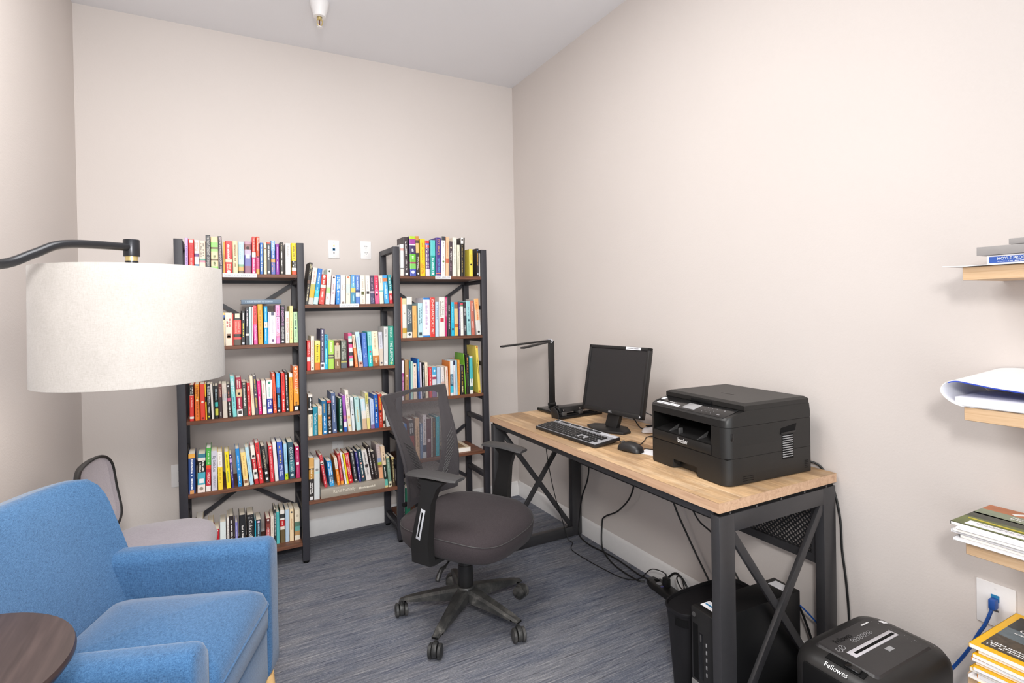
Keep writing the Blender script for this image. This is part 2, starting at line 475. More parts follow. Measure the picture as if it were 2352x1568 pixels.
def case_shelf(i, z):
    x0, x1 = PXS[i][1] - .0, PXS[i + 1][0]
    mb = MB().box((x0, YF + .001, z), (x1, YR - .0285, z + TS), .0012, 1)
    return obj('shelf', mb, M_shelfwood, bc)
shelf_top = {}
for i, zs, nm in ((0, ZL, 'L'), (1, ZM, 'M'), (2, ZL, 'R')):
    for k, z in enumerate(zs):
        s = case_shelf(i, z)
        if k == 0: shelf_top[nm] = s
        # slim steel lip bars carrying the shelf
        obj('shelf_rail', MB().box((PXS[i][1], YR - .028, z - .018), (PXS[i + 1][0], YR - .008, z - .0005)), M_black, bc)
for i in (0, 2):
    x0, x1 = PXS[i][1], PXS[i + 1][0]
    for z0, z1 in ((1.155, 1.508), (.222, .565)):
        obj('brace', MB().bar((x0, YR - .004, z0), (x1, YR - .004, z1), .022, .005, up=(0, 1, 0)), M_black, bc)
        obj('brace', MB().bar((x0, YR - .0095, z1), (x1, YR - .0095, z0), .022, .005, up=(0, 1, 0)), M_black, bc)
# shelf labels stuck on the front edges
def shelf_label(nm, x0, x1, z, s):
    y = YF + .0005
    l = obj('shelf_label', MB().box((x0, y - .0008, z + .001), (x1, y, z + TS + .003)), M_label, shelf_top[nm])
    text('label_print', s, (x0 + .006, y - .0014, z + .011), (1, 0, 0), (0, 0, 1), x1 - x0 - .012, .0085, M_ink, l)
shelf_label('L', -1.872, -1.715, 1.533, 'PAPERBACK NOVELS | ALPHA BY AUTHOR')
shelf_label('M', -1.304, -1.197, 1.371, 'COLLECTIONS BY AUTHOR')
shelf_label('R', -.742, -.642, 1.533, 'HARDBACKS | ALPHA BY AUTHOR')

# ================================================================== BOOKS
# shelf | x, y, z, width, height, depth (mm), lean (deg) | label | colour bands down the spine | lettering
BOOKS = r"""
L1|-2035.9,-345,1551.0,13.2,175.5,121,0.80|slim lilac book leftmost on top shelf of left column|c9a8dc|~/8a6aa8/.2/.8
L1|-2019.6,-345,1551.0,23.7,169.3,123,0.31|bright red book between lilac and banded, top shelf of left column|e2302f|#/f5e6d8/.06;~~/b81f22/.18/.55;~/f0a8a0/.55/.95
L1|-1994.2,-345,1551.0,19.1,166.3,120,0.53|cream banded book between red and peach, top shelf of left column|f3e3d3:.4,5b3f7c:.5,f3e3d3:.72,1d6a92:.86,f3e3d3:1|~~/e0908a/.08/.36
L1|-1973.6,-345,1551.0,26.3,164.4,123,0.61|pale peach book between banded and black, top shelf of left column|e8cdb8:.55,5a9a86:.6,d8889a:.66,e8cdb8:1|~~/7a7a72/.08/.5
L1|-1945.4,-345,1551.0,20.7,193.3,129,0.54|tall black book between peach and greenish, top shelf of left column|27272c|`THE FLIGHT ATTENDANT`/e8e2da/.03/.52;`CHRIS BOHJALIAN`/cfcac4/.56/.8;o/d8705a/.9
L1|-1921.7,-345,1551.0,30.7,186.0,121,0.06|wide greenish book between black and dark, top shelf of left column|dcc79c:.15,8ecb6a:.28,6d5a3a:.33,9cc877:.4,d9c8a0:.6,6d5a3a:.64,d9c8a0:.8,8ecb6a:.92,4a4034:1|~/5a6a3a/.44/.58;~/5a6a3a/.68/.78
L1|-1886.6,-345,1551.0,16.9,190.2,121,-1.12|tall dark book between greenish and gold, top shelf of left column|231f24|`BEFORE WE WERE INNOCENT`/f2d8e0/.03/.76;`ELLA BERMAN`/e8c8d0/.8/.95
L1|-1868.4,-345,1551.0,8.5,163.1,125,0.41|slim gold book between dark and red, top shelf of left column|c9962a|~/7a5a1a/.4/.7
L1|-1858.5,-345,1551.0,29.4,166.9,119,0.43|wide red book between gold and cream, top shelf of left column|c8302f:.56,ecd8b4:.64,c8302f:1|~/f4ece4/.1/.54;~~/f0c0a8/.7/.88;o/f4ece4/.93
L1|-1824.0,-345,1551.0,21.6,169.1,119,0.00|tan cream book between red and blue, top shelf of left column|e9cfa6|~/8a6a4a/.12/.45;~/8a6a4a/.52/.8
L1|-1799.4,-345,1551.0,24.6,165.9,128,0.77|pale blue book between cream and purple, top shelf of left column|b9d2e2:.7,7fa884:.77,c9a25f:.9,6a5a44:1|~~/93b4cc/.08/.55
L1|-1771.3,-345,1551.0,31.0,168.5,122,0.68|wide purple book between blue and coral, top shelf of left column|b890a0:.08,8a5a5a:.25,b8a8c0:.42,6a6aa8:.75,8a5a70:1|o/3a2420/.2;#/e6e0dc/.46
L1|-1736.9,-345,1551.0,17.5,194.9,132,0.89|tall coral book between purple and orange, top shelf of left column|e8473f:.42,f2e6da:.55,e84a86:1|~/f7a898/.05/.38;~/f8c0d4/.6/.9;o/ffffff/.95
L1|-1716.8,-345,1551.0,15.2,195.8,128,0.81|tall orange book between coral and blue, top shelf of left column|e8481f:.52,f05a8c:.86,f59a4a:1|`Hot Summer`/fff0e0/.03/.46;o/5a2a1a/.54;~/d83a6a/.6/.84
L1|-1698.4,-345,1551.0,14.3,164.2,123,0.57|cobalt blue book between orange and cream, top shelf of left column|2f6ab5|~/cfe0f4/.06/.6;o/f0f0f0/.65;~/e0e8f4/.7/.92
L1|-1680.9,-345,1551.0,13.8,164.0,117,0.66|narrow cream book between blue and grey, top shelf of left column|f3e2b8|o/8a3a2a/.18;~/e8a890/.3/.9
L1|-1665.8,-345,1551.0,18.7,168.3,124,0.49|dark grey book between cream and blue, top shelf of left column|e2503a:.04,45474b:1|~/d8d8d8/.1/.55;#/d8d8d8/.93
L1|-1645.2,-345,1551.0,19.6,177.9,129,0.35|light blue book between grey and violet, top shelf of left column|7fa8de:.3,4a70b8:.54,d89a5a:.64,5a6ab0:1|`CLIVE CUSSLER`/ffffff/.02/.5;~~/e8a878/.68/.92
L1|-1622.1,-345,1551.0,15.4,161.3,121,0.36|violet book between blue and black, top shelf of left column|8a2a9c|~/d8a8e0/.1/.5;~/e8d0f0/.58/.9
L1|-1601.2,-345,1551.0,15.0,170.9,126,0.49|brownish black book between violet and off-white, top shelf of left column|37332e|~/a89a84/.04/.25;~/f0ece6/.28/.5;~/f0ece6/.56/.74;#/c8c0b4/.94
L1|-1575.2,-345,1551.0,25.3,166.0,124,0.65|off-white book between black and yellow, top shelf of left column|e6e2de:.5,c3d2cc:.53,e6e2de:.62,b8ccc4:.64,e6e2de:1|~/b8b4b0/.1/.48
L1|-1543.5,-345,1551.0,22.5,168.7,117,0.00|yellow book rightmost on top shelf of left column|f2cf2a:.56,1f1f1f:.78,e9e0d6:.88,e0512f:1|~/8a7a2a/.06/.5;~~/e8e4de/.58/.76
L2|-1891.3,-345,1186.0,21.3,167.7,125,1.42|tan striped book leftmost on second shelf of left column|efc070:.07,4f6fae:.14,2a2a30:.22,f2ddb4:1|~~/9a7a5a/.26/.48;o/a83a2a/.56;~/b09070/.65/.95
L2|-1865.8,-345,1186.0,31.3,167.3,123,0.17|wide cream book between striped and red, second shelf of left column|ecdcc8|~~/b0303a/.18/.44;#/8a6a54/.7;o/e0b898/.74
L2|-1833.5,-345,1186.0,4.0,162.4,119,0.66|thin red book between cream and red, second shelf of left column|c83a2a|
L2|-1828.9,-345,1186.0,34.5,164.4,116,0.79|black and red book between red and black, second shelf of left column|2e2620:.22,e0524a:.65,3a2e28:.75,e0524a:.82,5a4c40:1|~~/f0988a/.26/.62;#/e8dcc0/.08
L2|-1792.5,-345,1186.0,16.9,175.1,128,0.81|narrow black book between red and slate, second shelf of left column|17181c|~/f2efe8/.04/.26;~/e8dc5a/.36/.76;#/c8ccd4/.95
L2|-1773.7,-345,1186.0,15.6,191.5,127,0.84|dark slate book between black and blue, second shelf of left column|383b42:.7,e4ddd6:.755,383b42:1|~/e8dce0/.06/.5
L2|-1755.1,-345,1186.0,9.9,196.5,131,0.12|pale blue book between slate and white, second shelf of left column|b9d2d8|
L2|-1744.3,-345,1186.0,4.3,195.9,133,0.84|thin white book between blue and pink, second shelf of left column|f2efec|~/b8b0b0/.4/.8
L2|-1734.7,-345,1186.0,17.3,201.5,132,-0.51|red and pink book between white and amber, second shelf of left column|ef4f50:.48,f25aa0:1|`Tell Me Lies`/1f1418/.05/.47;`Carola Lovering`/ffe0ee/.52/.88
L2|-1713.6,-345,1186.0,22.2,208.6,136,-0.20|amber book between pink and blue, second shelf of left column|e9a42c|~/c07c1a/.14/.55;~/b8741a/.64/.88
L2|-1686.5,-345,1186.0,17.2,197.6,127,0.28|bright blue book between amber and grey, second shelf of left column|17a2dc:.42,f2ead8:.57,17a2dc:1|~/9adcf4/.06/.38;o/c89a6a/.5;~/e0f4fc/.6/.94
L2|-1667.0,-345,1186.0,8.2,166.3,125,0.79|lilac grey book between blue and white, second shelf of left column|d5cfd8|
L2|-1657.8,-345,1186.0,26.8,166.1,121,0.65|wide white book between grey and pink, second shelf of left column|efe8e8|~/c8c4cc/.2/.75;#/5a5a70/.05;o/6a4a78/.9
L2|-1628.0,-345,1186.0,19.3,202.1,135,-0.17|pink book between white and black, second shelf of left column|f3a0c8:.28,7a4a7a:.3,f6bcd6:.8,d98ac0:1|~/d8409a/.04/.26;~/e05aa8/.34/.62;~~/f07a8a/.7/.88
L2|-1606.7,-345,1186.0,21.0,201.7,134,0.56|charcoal black book between pink and cream, second shelf of left column|2b2930|`IT ENDS WITH US`/e0a0d8/.05/.53;`COLLEEN HOOVER`/f0ecec/.56/.88;o/f0e0ec/.95
L2|-1582.7,-345,1186.0,19.2,168.9,118,0.45|pinkish cream book between black and yellow, second shelf of left column|efe2d6|`RED DRAGON`/c8322a/.22/.66;~/b0a8a0/.7/.95
L2|-1561.5,-345,1186.0,16.2,197.8,124,0.54|pale yellow book between cream and green, second shelf of left column|f0e29a|~/c8b46a/.05/.3;~/e0906a/.4/.9
L2|-1541.2,-345,1186.0,20.2,165.9,118,0.00|mint green book rightmost on second shelf of left column|bcdcae|~/4a6a5a/.06/.46;o/3a6a6a/.53;~/8ab08a/.6/.9
L3|-2029.1,-345,821.0,17.7,178.9,130,0.61|red with black top book leftmost on third shelf of left column|2a2a2a:.28,d9d0c0:.3,e23b30:.88,f0e6dc:.94,d82f2a:1|~~/e8e0d4/.06/.26;~/f7b0a0/.36/.62
L3|-2005.8,-345,821.0,19.0,179.7,124,0.05|orange book between top and red, third shelf of left column|f29a1c:.4,ef7a20:1|~~/a8401a/.06/.4;~/a8401a/.46/.9;o/f8d8a0/.44
L3|-1982.4,-345,821.0,20.3,179.2,126,-0.54|orange red book between orange and yellow, third shelf of left column|e84028|o/f4e0d0/.5;o/8a2018/.95
L3|-1960.1,-345,821.0,5.9,177.5,122,-1.00|thin yellow book between red and titled, third shelf of left column|f2c020:.35,2a2418:.5,f2c020:1|
L3|-1953.0,-345,821.0,15.3,176.8,124,-0.36|black titled book between yellow and white, third shelf of left column|1d1f24|~~/f2f2f2/.05/.58;~~/e8e8e8/.64/.84;o/d8d840/.92
L3|-1933.7,-345,821.0,9.1,175.5,122,-1.49|white book between titled and black, third shelf of left column|e9e2da|
L3|-1923.4,-345,821.0,4.8,166.7,120,-1.25|thin black book between white and picture, third shelf of left column|1f2622|
L3|-1917.7,-345,821.0,13.8,166.1,123,-0.63|black picture book between black and maroon, third shelf of left column|16181c:.5,3fb8b0:.63,2a2a24:.7,c8c84a:.9,16181c:1|~~/b8d0d8/.1/.46
L3|-1900.4,-345,821.0,14.4,175.1,125,-0.40|maroon book between picture and beige, third shelf of left column|6a2a26:.4,3a2628:1|~/d8a898/.1/.38;~/e8e0d8/.8/.94
L3|-1883.0,-345,821.0,19.7,173.9,128,-1.18|grey beige book between maroon and blackish, third shelf of left column|d9cdbf:.3,c9c8c8:.5,d9cdbf:1|~~/b8b0a8/.12/.5
L3|-1858.6,-345,821.0,15.2,169.6,125,-2.59|blackish book between beige and turquoise, third shelf of left column|2a2524:.42,c85a78:.52,2a2524:1|~/c8785a/.18/.4;~/f0ece6/.55/.95;o/f0f0f0/.06
L3|-1838.6,-345,821.0,17.7,209.2,136,-3.07|turquoise book between blackish and banded, third shelf of left column|7fd2d0|~~/e8f4f4/.06/.45;~/2a6a8a/.52/.78
L3|-1818.5,-345,821.0,25.0,200.6,134,-1.59|burgundy banded book between turquoise and black, third shelf of left column|a82040:.3,d9b78c:.5,a82040:.82,f0ecea:1|~~/e8c8c0/.06/.28;o/1a1210/.42;~/f0e0d8/.54/.8;#/3a3030/.9
L3|-1792.3,-345,821.0,21.6,175.9,130,-1.61|olive black book between banded and crimson, third shelf of left column|3a3832|~/e8e4dc/.12/.75;o/b8b0a0/.06
L3|-1769.0,-345,821.0,14.6,168.6,124,-1.50|crimson book between black and cream, third shelf of left column|cc2a30|~/f0c8c0/.08/.24;~/f0c8c0/.36/.58;~/f0c8c0/.68/.95
L3|-1751.3,-345,821.0,13.9,201.0,125,-2.33|tall cream book between crimson and purple, third shelf of left column|ecd9bd|~/c8b090/.3/.7
L3|-1735.5,-345,821.0,15.9,201.3,134,-2.69|slate purple book between cream and magenta, third shelf of left column|4a444e|~/d8b84a/.08/.4;o/c8c0b8/.48;~/d8b84a/.56/.82
L3|-1718.3,-345,821.0,14.7,174.1,129,-2.10|magenta book between purple and ivory, third shelf of left column|e21a7c|~/f8a0c8/.1/.4;~/ffd0e4/.46/.9
L3|-1699.9,-345,821.0,18.6,172.5,128,-1.33|ivory book between magenta and blue, third shelf of left column|ece6da|~/d89a9a/.1/.55;#/a8b8b0/.75
L3|-1678.8,-345,821.0,26.7,173.3,124,-0.52|white and blue book between ivory and orange, third shelf of left column|eef0f2:.55,3440a0:1|~/9ac8b8/.2/.5;o/2a8a6a/.07;~~/e0e4f8/.6/.8;#/f0f0f8/.92
L3|-1647.6,-345,821.0,15.1,209.4,134,-1.82|tall orange book between blue and blue, third shelf of left column|ee5a35|~/8a2a1a/.25/.7;~/f8c0a8/.78/.92;o/f8e0d8/.04
L3|-1630.7,-345,821.0,18.5,207.9,127,-0.75|dark blue book between orange and red, third shelf of left column|35a8e0:.35,2a60a8:.5,141c34:1|~/7ad8f8/.06/.36;~/5ac0e8/.56/.88;o/f0f0f0/.95
L3|-1607.2,-345,821.0,17.5,207.5,135,-0.63|tall red book between blue and black, third shelf of left column|dc3028|~/8a1a18/.05/.35;~/f0d8d0/.44/.56;o/f0d8d0/.7;~/f0d8d0/.74/.95
L3|-1586.7,-345,821.0,14.6,214.5,133,-1.26|tall black book between red and amber, third shelf of left column|1e2026|~/f0f0f0/.08/.84;o/d8d8e0/.94
L3|-1568.8,-345,821.0,16.8,203.3,127,-0.32|amber book between black and orange, third shelf of left column|f0ece4:.1,eba02c:1|~/b06a1a/.16/.7
L3|-1548.1,-345,821.0,26.0,239.2,133,-0.11|tall deep orange book rightmost on third shelf of left column|ec7a3a:.5,eb9a24:.88,1c1a18:1|`JOHN HART`/f6e6c8/.11/.66;o/f6e6c8/.05;~/2a1a10/.8/.88;#/e8e8e8/.94
L4|-2041.0,-345,461.0,28.8,197.6,133,0.66|blue with orange top book leftmost on fourth shelf of left column|f2b04a:.11,2b4a86:1|~/f0f0f4/.14/.56;~/f0f0f4/.62/.9;#/d89a5a/.96
L4|-2002.8,-345,461.0,32.6,191.3,133,1.44|teal and black book between top and red, fourth shelf of left column|3a7f92:.1,e8ddd4:.18,1c1c1c:.48,4aa8ba:.8,efe2d8:1|~~/f0ece4/.2/.47;#/e8e8e8/.7;o/9a8a7a/.9
L4|-1966.8,-345,461.0,21.1,217.2,128,1.41|green and red book between black and grey, fourth shelf of left column|4fae48:.4,e8502c:.48,c42a38:.87,efe6e0:1|~/d8f0c8/.06/.38;`MERCY`/f8e8e4/.56/.84
L4|-1941.8,-345,461.0,25.9,198.7,133,0.45|lilac grey book between red and yellow, fourth shelf of left column|cfccd8|`Big Little Lies`/4a4a58/.12/.52;`LIANE MORIARTY`/7a7884/.62/.92
L4|-1912.0,-345,461.0,20.8,190.9,126,-0.27|white and yellow book between grey and yellow, fourth shelf of left column|f0eae2:.4,f2cf3c:1|~/d8c8b8/.06/.36;~/c8a018/.44/.85
L4|-1873.8,-345,461.0,18.7,187.8,122,-2.44|bright yellow book between yellow and purple, fourth shelf of left column|f2dc1c|~/8a7c10/.08/.45;~/8a9a4a/.52/.85
L4|-1850.3,-345,461.0,10.6,170.4,120,-3.61|slim purple book between yellow and blue, fourth shelf of left column|3a2e78:.12,c8a8d8:.24,3a2e78:1|~/e8e0f8/.28/.8;o/f0f0ff/.06
L4|-1821.9,-345,461.0,17.8,195.5,131,-3.05|large blue book between purple and yellow, fourth shelf of left column|1a86d0|~/bce0f8/.18/.58;~/e0f0fc/.68/.94
L4|-1795.7,-345,461.0,22.7,172.3,128,-4.44|straw yellow book between blue and blue, fourth shelf of left column|f2d486:.8,e9d4b4:1|~/d8a85a/.1/.7;#/8a5a3a/.88
L4|-1766.8,-345,461.0,16.9,196.1,123,-6.25|light blue book between yellow and red, fourth shelf of left column|b8dcea|~/8ac0dc/.2/.8
L4|-1745.0,-345,461.0,18.3,203.5,131,-5.36|white and red book between blue and red, fourth shelf of left column|efe8dc:.35,c22a32:.62,efe8e0:.87,c22a32:1|~/f0c0b8/.38/.6;#/2a2a2a/.28;#/2a2a2a/.72
L4|-1721.7,-345,461.0,18.4,212.7,127,-5.45|red book between red and black, fourth shelf of left column|d83034|~/5a1a1a/.05/.25;~/f8e0dc/.28/.62;~/f8e0dc/.68/.9
L4|-1693.3,-345,461.0,17.8,194.1,131,-6.14|black book between red and crimson, fourth shelf of left column|2a2a2c|`LOUISE PENNY`/d8c8a8/.1/.66;#/e8e8e8/.74;#/e8e8e8/.9
L4|-1669.7,-345,461.0,18.8,189.3,125,-2.65|crimson book between black and white, fourth shelf of left column|d22f3c|o/f8e0dc/.06;~/f0a8a8/.15/.9
L4|-1647.1,-345,461.0,16.4,207.0,135,-3.04|tall white book between crimson and blue, fourth shelf of left column|e8e6e4|
L4|-1628.2,-345,461.0,25.4,204.2,136,-2.42|royal blue book between white and blue, fourth shelf of left column|3a5cc0:.3,3a4c98:1|~/e8c84a/.1/.55;~~/c8d0f0/.6/.9
L4|-1598.9,-345,461.0,15.4,191.6,127,-1.54|sky blue book between blue and teal, fourth shelf of left column|a9d4ea:.83,b8d41e:1|~/6aa8d0/.1/.6;o/3a4a1a/.9
L4|-1575.9,-345,461.0,27.1,197.1,135,-2.23|dark teal book between blue and magenta, fourth shelf of left column|2d5060:.5,3a7a84:.8,2d5060:1|`OCEANS & STARS`/e0ecec/.14/.8;o/c8d8d8/.9
L4|-1543.5,-345,461.0,19.6,168.6,120,-1.08|magenta book rightmost on fourth shelf of left column|b8265e|o/f8e8f0/.08;~/e088a8/.15/.45;#/f4e8ec/.54;~/d87098/.65/.9
L5|-2017.6,-300,112.0,29.5,201.5,124,1.11|hidden cream book leftmost on bottom shelf of left column|e8d9b4|
L5|-1964.6,-300,112.0,23.6,174.1,125,0.76|hidden tan book between cream and red, bottom shelf of left column|f0d49c:.5,dfe6d8:1|
L5|-1938.2,-300,112.0,24.7,136.8,110,0.93|red book between tan and mint, bottom shelf of left column|cc2030|o/f8e0dc/.06
L5|-1910.7,-300,112.0,26.2,168.2,119,0.74|pale mint book between red and white, bottom shelf of left column|e6f0ee|
L5|-1876.3,-300,112.0,8.4,186.6,125,-0.03|slim white book between mint and script, bottom shelf of left column|f0ebe4|~/b8b0a8/.2/.8
L5|-1863.1,-300,112.0,20.6,191.1,129,-1.33|black script book between white and lilac, bottom shelf of left column|332a2c|~/f4f0ec/.12/.8
L5|-1839.6,-300,112.0,11.2,153.1,115,0.03|small lilac book between script and black, bottom shelf of left column|8a86cc|~/d8d4f4/.1/.8
L5|-1819.0,-300,112.0,28.2,186.8,121,-0.26|thick black book between lilac and charcoal, bottom shelf of left column|26272a|~/f0ece8/.3/.9
L5|-1782.5,-300,112.0,31.5,181.0,129,-0.46|large charcoal book between black and turquoise, bottom shelf of left column|2b2b2d|~~/8a8a8a/.03/.12;`Colors of Us`/f6f4f0/.16/.8
L5|-1750.3,-300,112.0,5.9,144.7,115,1.03|thin turquoise book between charcoal and grey, bottom shelf of left column|2ab0d0|
L5|-1742.9,-300,112.0,24.2,147.2,123,0.67|dark grey book between turquoise and maroon, bottom shelf of left column|3a4148|o/e0c8e0/.08;~/b0d0e0/.15/.7
L5|-1694.2,-300,112.0,19.9,144.1,122,0.47|maroon book between grey and cream, bottom shelf of left column|6a2e2a:.2,8a4038:.4,c86a6a:1|o/f0e8e8/.06;~/f8d8d8/.3/.7
L5|-1672.0,-300,112.0,14.6,153.7,118,0.69|cream book between maroon and black, bottom shelf of left column|efe4d6|~/b8b0a0/.1/.7
L5|-1656.2,-300,112.0,10.2,185.3,125,0.76|thin black book between cream and turquoise, bottom shelf of left column|2c2e30|~/e0e0e0/.1/.75
L5|-1643.6,-300,112.0,14.3,170.2,123,0.33|turquoise book between black and red, bottom shelf of left column|54b8b8|~/3a8a8a/.1/.5
L5|-1624.5,-300,112.0,21.6,175.7,126,0.19|white and red book between turquoise and blue, bottom shelf of left column|efe8e0:.12,3a3a3a:.25,efe8e0:.3,c02a2e:.5,e8e0d4:.6,6a5a3a:1|~/f0c8c0/.34/.46
L5|-1599.3,-300,112.0,19.3,173.3,124,0.57|pale blue book between red and peach, bottom shelf of left column|b9cfe0|
L5|-1577.6,-300,112.0,19.5,172.3,124,0.56|peach book between blue and picture, bottom shelf of left column|f3d9b0|~/d8a87a/.3/.65;o/4a4a4a/.1
L5|-1552.0,-300,112.0,26.5,163.1,123,0.27|cream picture book rightmost on bottom shelf of left column|e9dcc4:.4,5a7a68:.55,6aa8a0:.7,b89060:.85,e9e0cc:1|o/c8b8a0/.2
M1|-1482.0,-345,1389.0,16.1,227.7,141,7.20|tall black book leftmost on top shelf of middle column|2a2420:.42,6a4a3a:.5,2a2420:1|`AMY TAN`/ece0b0/.04/.38;~/d8cca8/.55/.92
M1|-1464.7,-345,1389.0,24.5,199.5,129,8.00|leaning cream book between black and blue, top shelf of middle column|e6d8cc:.45,b8b060:.6,e0b030:.82,c8c4bc:1|~/c8a8a0/.08/.42
M1|-1438.5,-345,1389.0,23.3,195.5,127,8.19|leaning blue book between cream and red, top shelf of middle column|2a70c0:.2,2a7ac0:.4,1a8cc0:.6,3ac0d0:.8,c0d8d8:1|~/d0e8f8/.12/.42;~/a0e8f0/.5/.7
M1|-1410.0,-345,1389.0,27.0,163.5,124,6.70|red book between blue and white, top shelf of middle column|c03a30:.35,f0dccc:.45,d04a40:1|o/f4e8e0/.07;~/f4d8d0/.12/.33;~/f4d8d0/.5/.9
M1|-1374.8,-345,1389.0,21.5,194.1,125,4.11|tall white book between red and pink, top shelf of middle column|eeebe0:.48,d8e8c8:.52,b0d890:.68,efe8e0:1|~/c8d8b8/.15/.45;o/3a3a2a/.06;~/d87a6a/.78/.88
M1|-1347.9,-345,1389.0,21.8,158.5,118,3.64|pale pink book between white and blue, top shelf of middle column|e8d6da|~/b89aa0/.3/.7;o/3a3034/.07
M1|-1319.2,-345,1389.0,22.6,161.0,126,1.37|vivid blue book between pink and cream, top shelf of middle column|1f7fcf|~~/d8ecfc/.06/.5;o/f8fcff/.56;~/b0d8f8/.62/.95
M1|-1294.4,-345,1389.0,26.5,161.3,121,1.14|cream book between blue and cream, top shelf of middle column|efe4da|~~/b8a8a0/.3/.5;o/8a7a70/.95
M1|-1264.6,-345,1389.0,23.4,159.3,121,1.14|greenish cream book between cream and blue, top shelf of middle column|dcdccc:.3,c8d4d0:.6,dcdccc:1|~/b0b8b0/.6/.68;o/d87a5a/.06
M1|-1236.7,-345,1389.0,24.1,164.2,115,0.75|teal blue book between cream and blue, top shelf of middle column|5a9ad0:.3,6ab4cc:.45,e8c868:.6,4a90b0:1|~/d8ecf4/.06/.4;~/b8e0e8/.68/.92
M1|-1210.4,-345,1389.0,22.2,162.2,120,0.19|periwinkle blue book between blue and ivory, top shelf of middle column|5c82c8:.52,3a4a7a:.6,dfe4f0:.74,5c82c8:1|~/c8d4f0/.06/.48
M1|-1184.8,-345,1389.0,27.4,162.5,122,-0.06|ivory book between blue and off-white, top shelf of middle column|ece2d4|~/c8bcac/.14/.5;#/5a5a30/.62;~/d0c4b4/.72/.95
M1|-1153.9,-345,1389.0,24.2,161.7,115,-0.48|off-white book between ivory and purple, top shelf of middle column|e9e4de|~/c0bcb8/.14/.5;#/3a3434/.6
M1|-1127.4,-345,1389.0,23.5,162.0,122,-1.06|dark purple book between off-white and red, top shelf of middle column|4a3a52:.55,b8a8b8:.62,4a4a6a:1|~/c8a8c0/.08/.5;~~/a8a0c0/.78/.95
M1|-1101.2,-345,1389.0,22.7,162.2,122,-1.81|pinkish red book between purple and beige, top shelf of middle column|d8345a:.5,e85a88:1|~/f8b8c8/.08/.5;o/f4ecec/.6;o/2a1a20/.68
M1|-1074.9,-345,1389.0,22.4,162.5,116,-2.00|beige book between red and blue, top shelf of middle column|e4dccb:.53,6ac0c0:.57,e4dccb:1|~/b8b0a0/.1/.3
M1|-1047.8,-345,1389.0,26.1,163.9,123,-3.39|sky blue book between beige and red, top shelf of middle column|3f9ad8:.1,c8784a:.22,4aa8dc:1|~/d0ecf8/.28/.85
M1|-1018.0,-345,1389.0,19.0,166.7,121,-2.95|teal and red book rightmost on top shelf of middle column|2f8f96:.55,e8dccb:.65,cc2a34:1|~/c8ecec/.1/.5;~~/f8d0d0/.7/.88
M2|-1477.6,-345,1033.0,17.3,162.3,123,0.84|red book leftmost on second shelf of middle column|d83230:.55,e8e0dc:.7,d83230:1|~~/f8d0c8/.08/.5
M2|-1458.2,-345,1033.0,16.8,184.6,124,1.00|tall cream book between red and yellow, second shelf of middle column|f0e6d4|~/d8a8a0/.1/.8;#/8a8a80/.94
M2|-1438.2,-345,1033.0,27.5,159.4,123,1.13|yellow book between cream and purple, second shelf of middle column|efe08a:.15,f0d23a:.75,d8742a:1|~/5a4a1a/.12/.4;~/8a741a/.42/.72
M2|-1408.1,-345,1033.0,20.9,222.7,137,0.92|navy purple book between yellow and cyan, second shelf of middle column|4f4a68:.83,efeaf0:1|~/f0f0f4/.03/.42;~/a8a0b8/.48/.8;#/3a3040/.9
M2|-1386.2,-345,1033.0,16.1,190.6,121,0.81|cyan book between purple and green, second shelf of middle column|2ab8d8|~/1a4a7a/.03/.38;~/a8f0fc/.42/.85
M2|-1365.7,-345,1033.0,28.1,158.4,115,0.75|lime green book between cyan and brown, second shelf of middle column|a9d456:.5,5a4a4a:.56,c8dc90:.58,6a5a5a:.64,a9d456:1|~/e8f4c0/.08/.4
M2|-1331.1,-345,1033.0,29.6,157.0,122,-0.05|brown book between green and grey, second shelf of middle column|5a3a20:.18,c8bca4:.65,8a6a48:1|o/d8a890/.14;~/a89880/.25/.6;~/e8d8c0/.72/.9
M2|-1298.2,-345,1033.0,32.1,155.5,125,0.33|dark green grey book between brown and multicoloured, second shelf of middle column|4e5248:.75,b8b060:.8,5a626a:1|~~/b8bcb0/.05/.7
M2|-1251.6,-345,1033.0,20.2,192.5,125,-1.84|multicoloured book between grey and orange, second shelf of middle column|e85a90:.08,8fd0c8:.15,efe8e0:.25,2a2a2a:.32,e85a90:.42,efe8e4:.55,3a3a44:.65,e85a90:.73,9fd4cc:.82,e9e4d8:.95,3a3a34:1|
M2|-1220.2,-345,1033.0,14.6,182.5,125,-4.85|cream and orange book between multicoloured and blue, second shelf of middle column|f0dcc0:.4,e8874a:1|~/b8806a/.05/.38;~/f8c8a0/.44/.9
M2|-1199.9,-345,1033.0,22.7,197.8,130,-5.39|pale blue book between orange and blue, second shelf of middle column|c0dcec:.85,d8a898:1|~/a0b4d8/.15/.8;o/8a3a2a/.9
M2|-1174.8,-345,1033.0,24.8,190.7,125,-2.28|medium blue book between blue and turquoise, second shelf of middle column|4f78c8|~/8aa8e0/.1/.45;~~/c0d4f4/.6/.72
M2|-1145.0,-345,1033.0,22.5,197.6,127,-1.52|turquoise book between blue and rust, second shelf of middle column|8fd0cc:.4,2ac4c8:1|~/5aa8a8/.1/.5;o/c83a5a/.58;~/e0f8f8/.68/.9
M2|-1119.5,-345,1033.0,35.0,197.9,126,-2.21|cream and rust book between turquoise and lilac, second shelf of middle column|efe2c8:.7,c87a3a:.85,a05a2a:1|~/d0bc98/.06/.5;~/f0d8b0/.76/.92
M2|-1082.1,-345,1033.0,21.2,192.9,126,-1.64|lilac book between rust and silver, second shelf of middle column|cfd0dc:.5,d8c8b8:1|~/b0b0b8/.1/.45;o/4a4a5a/.92
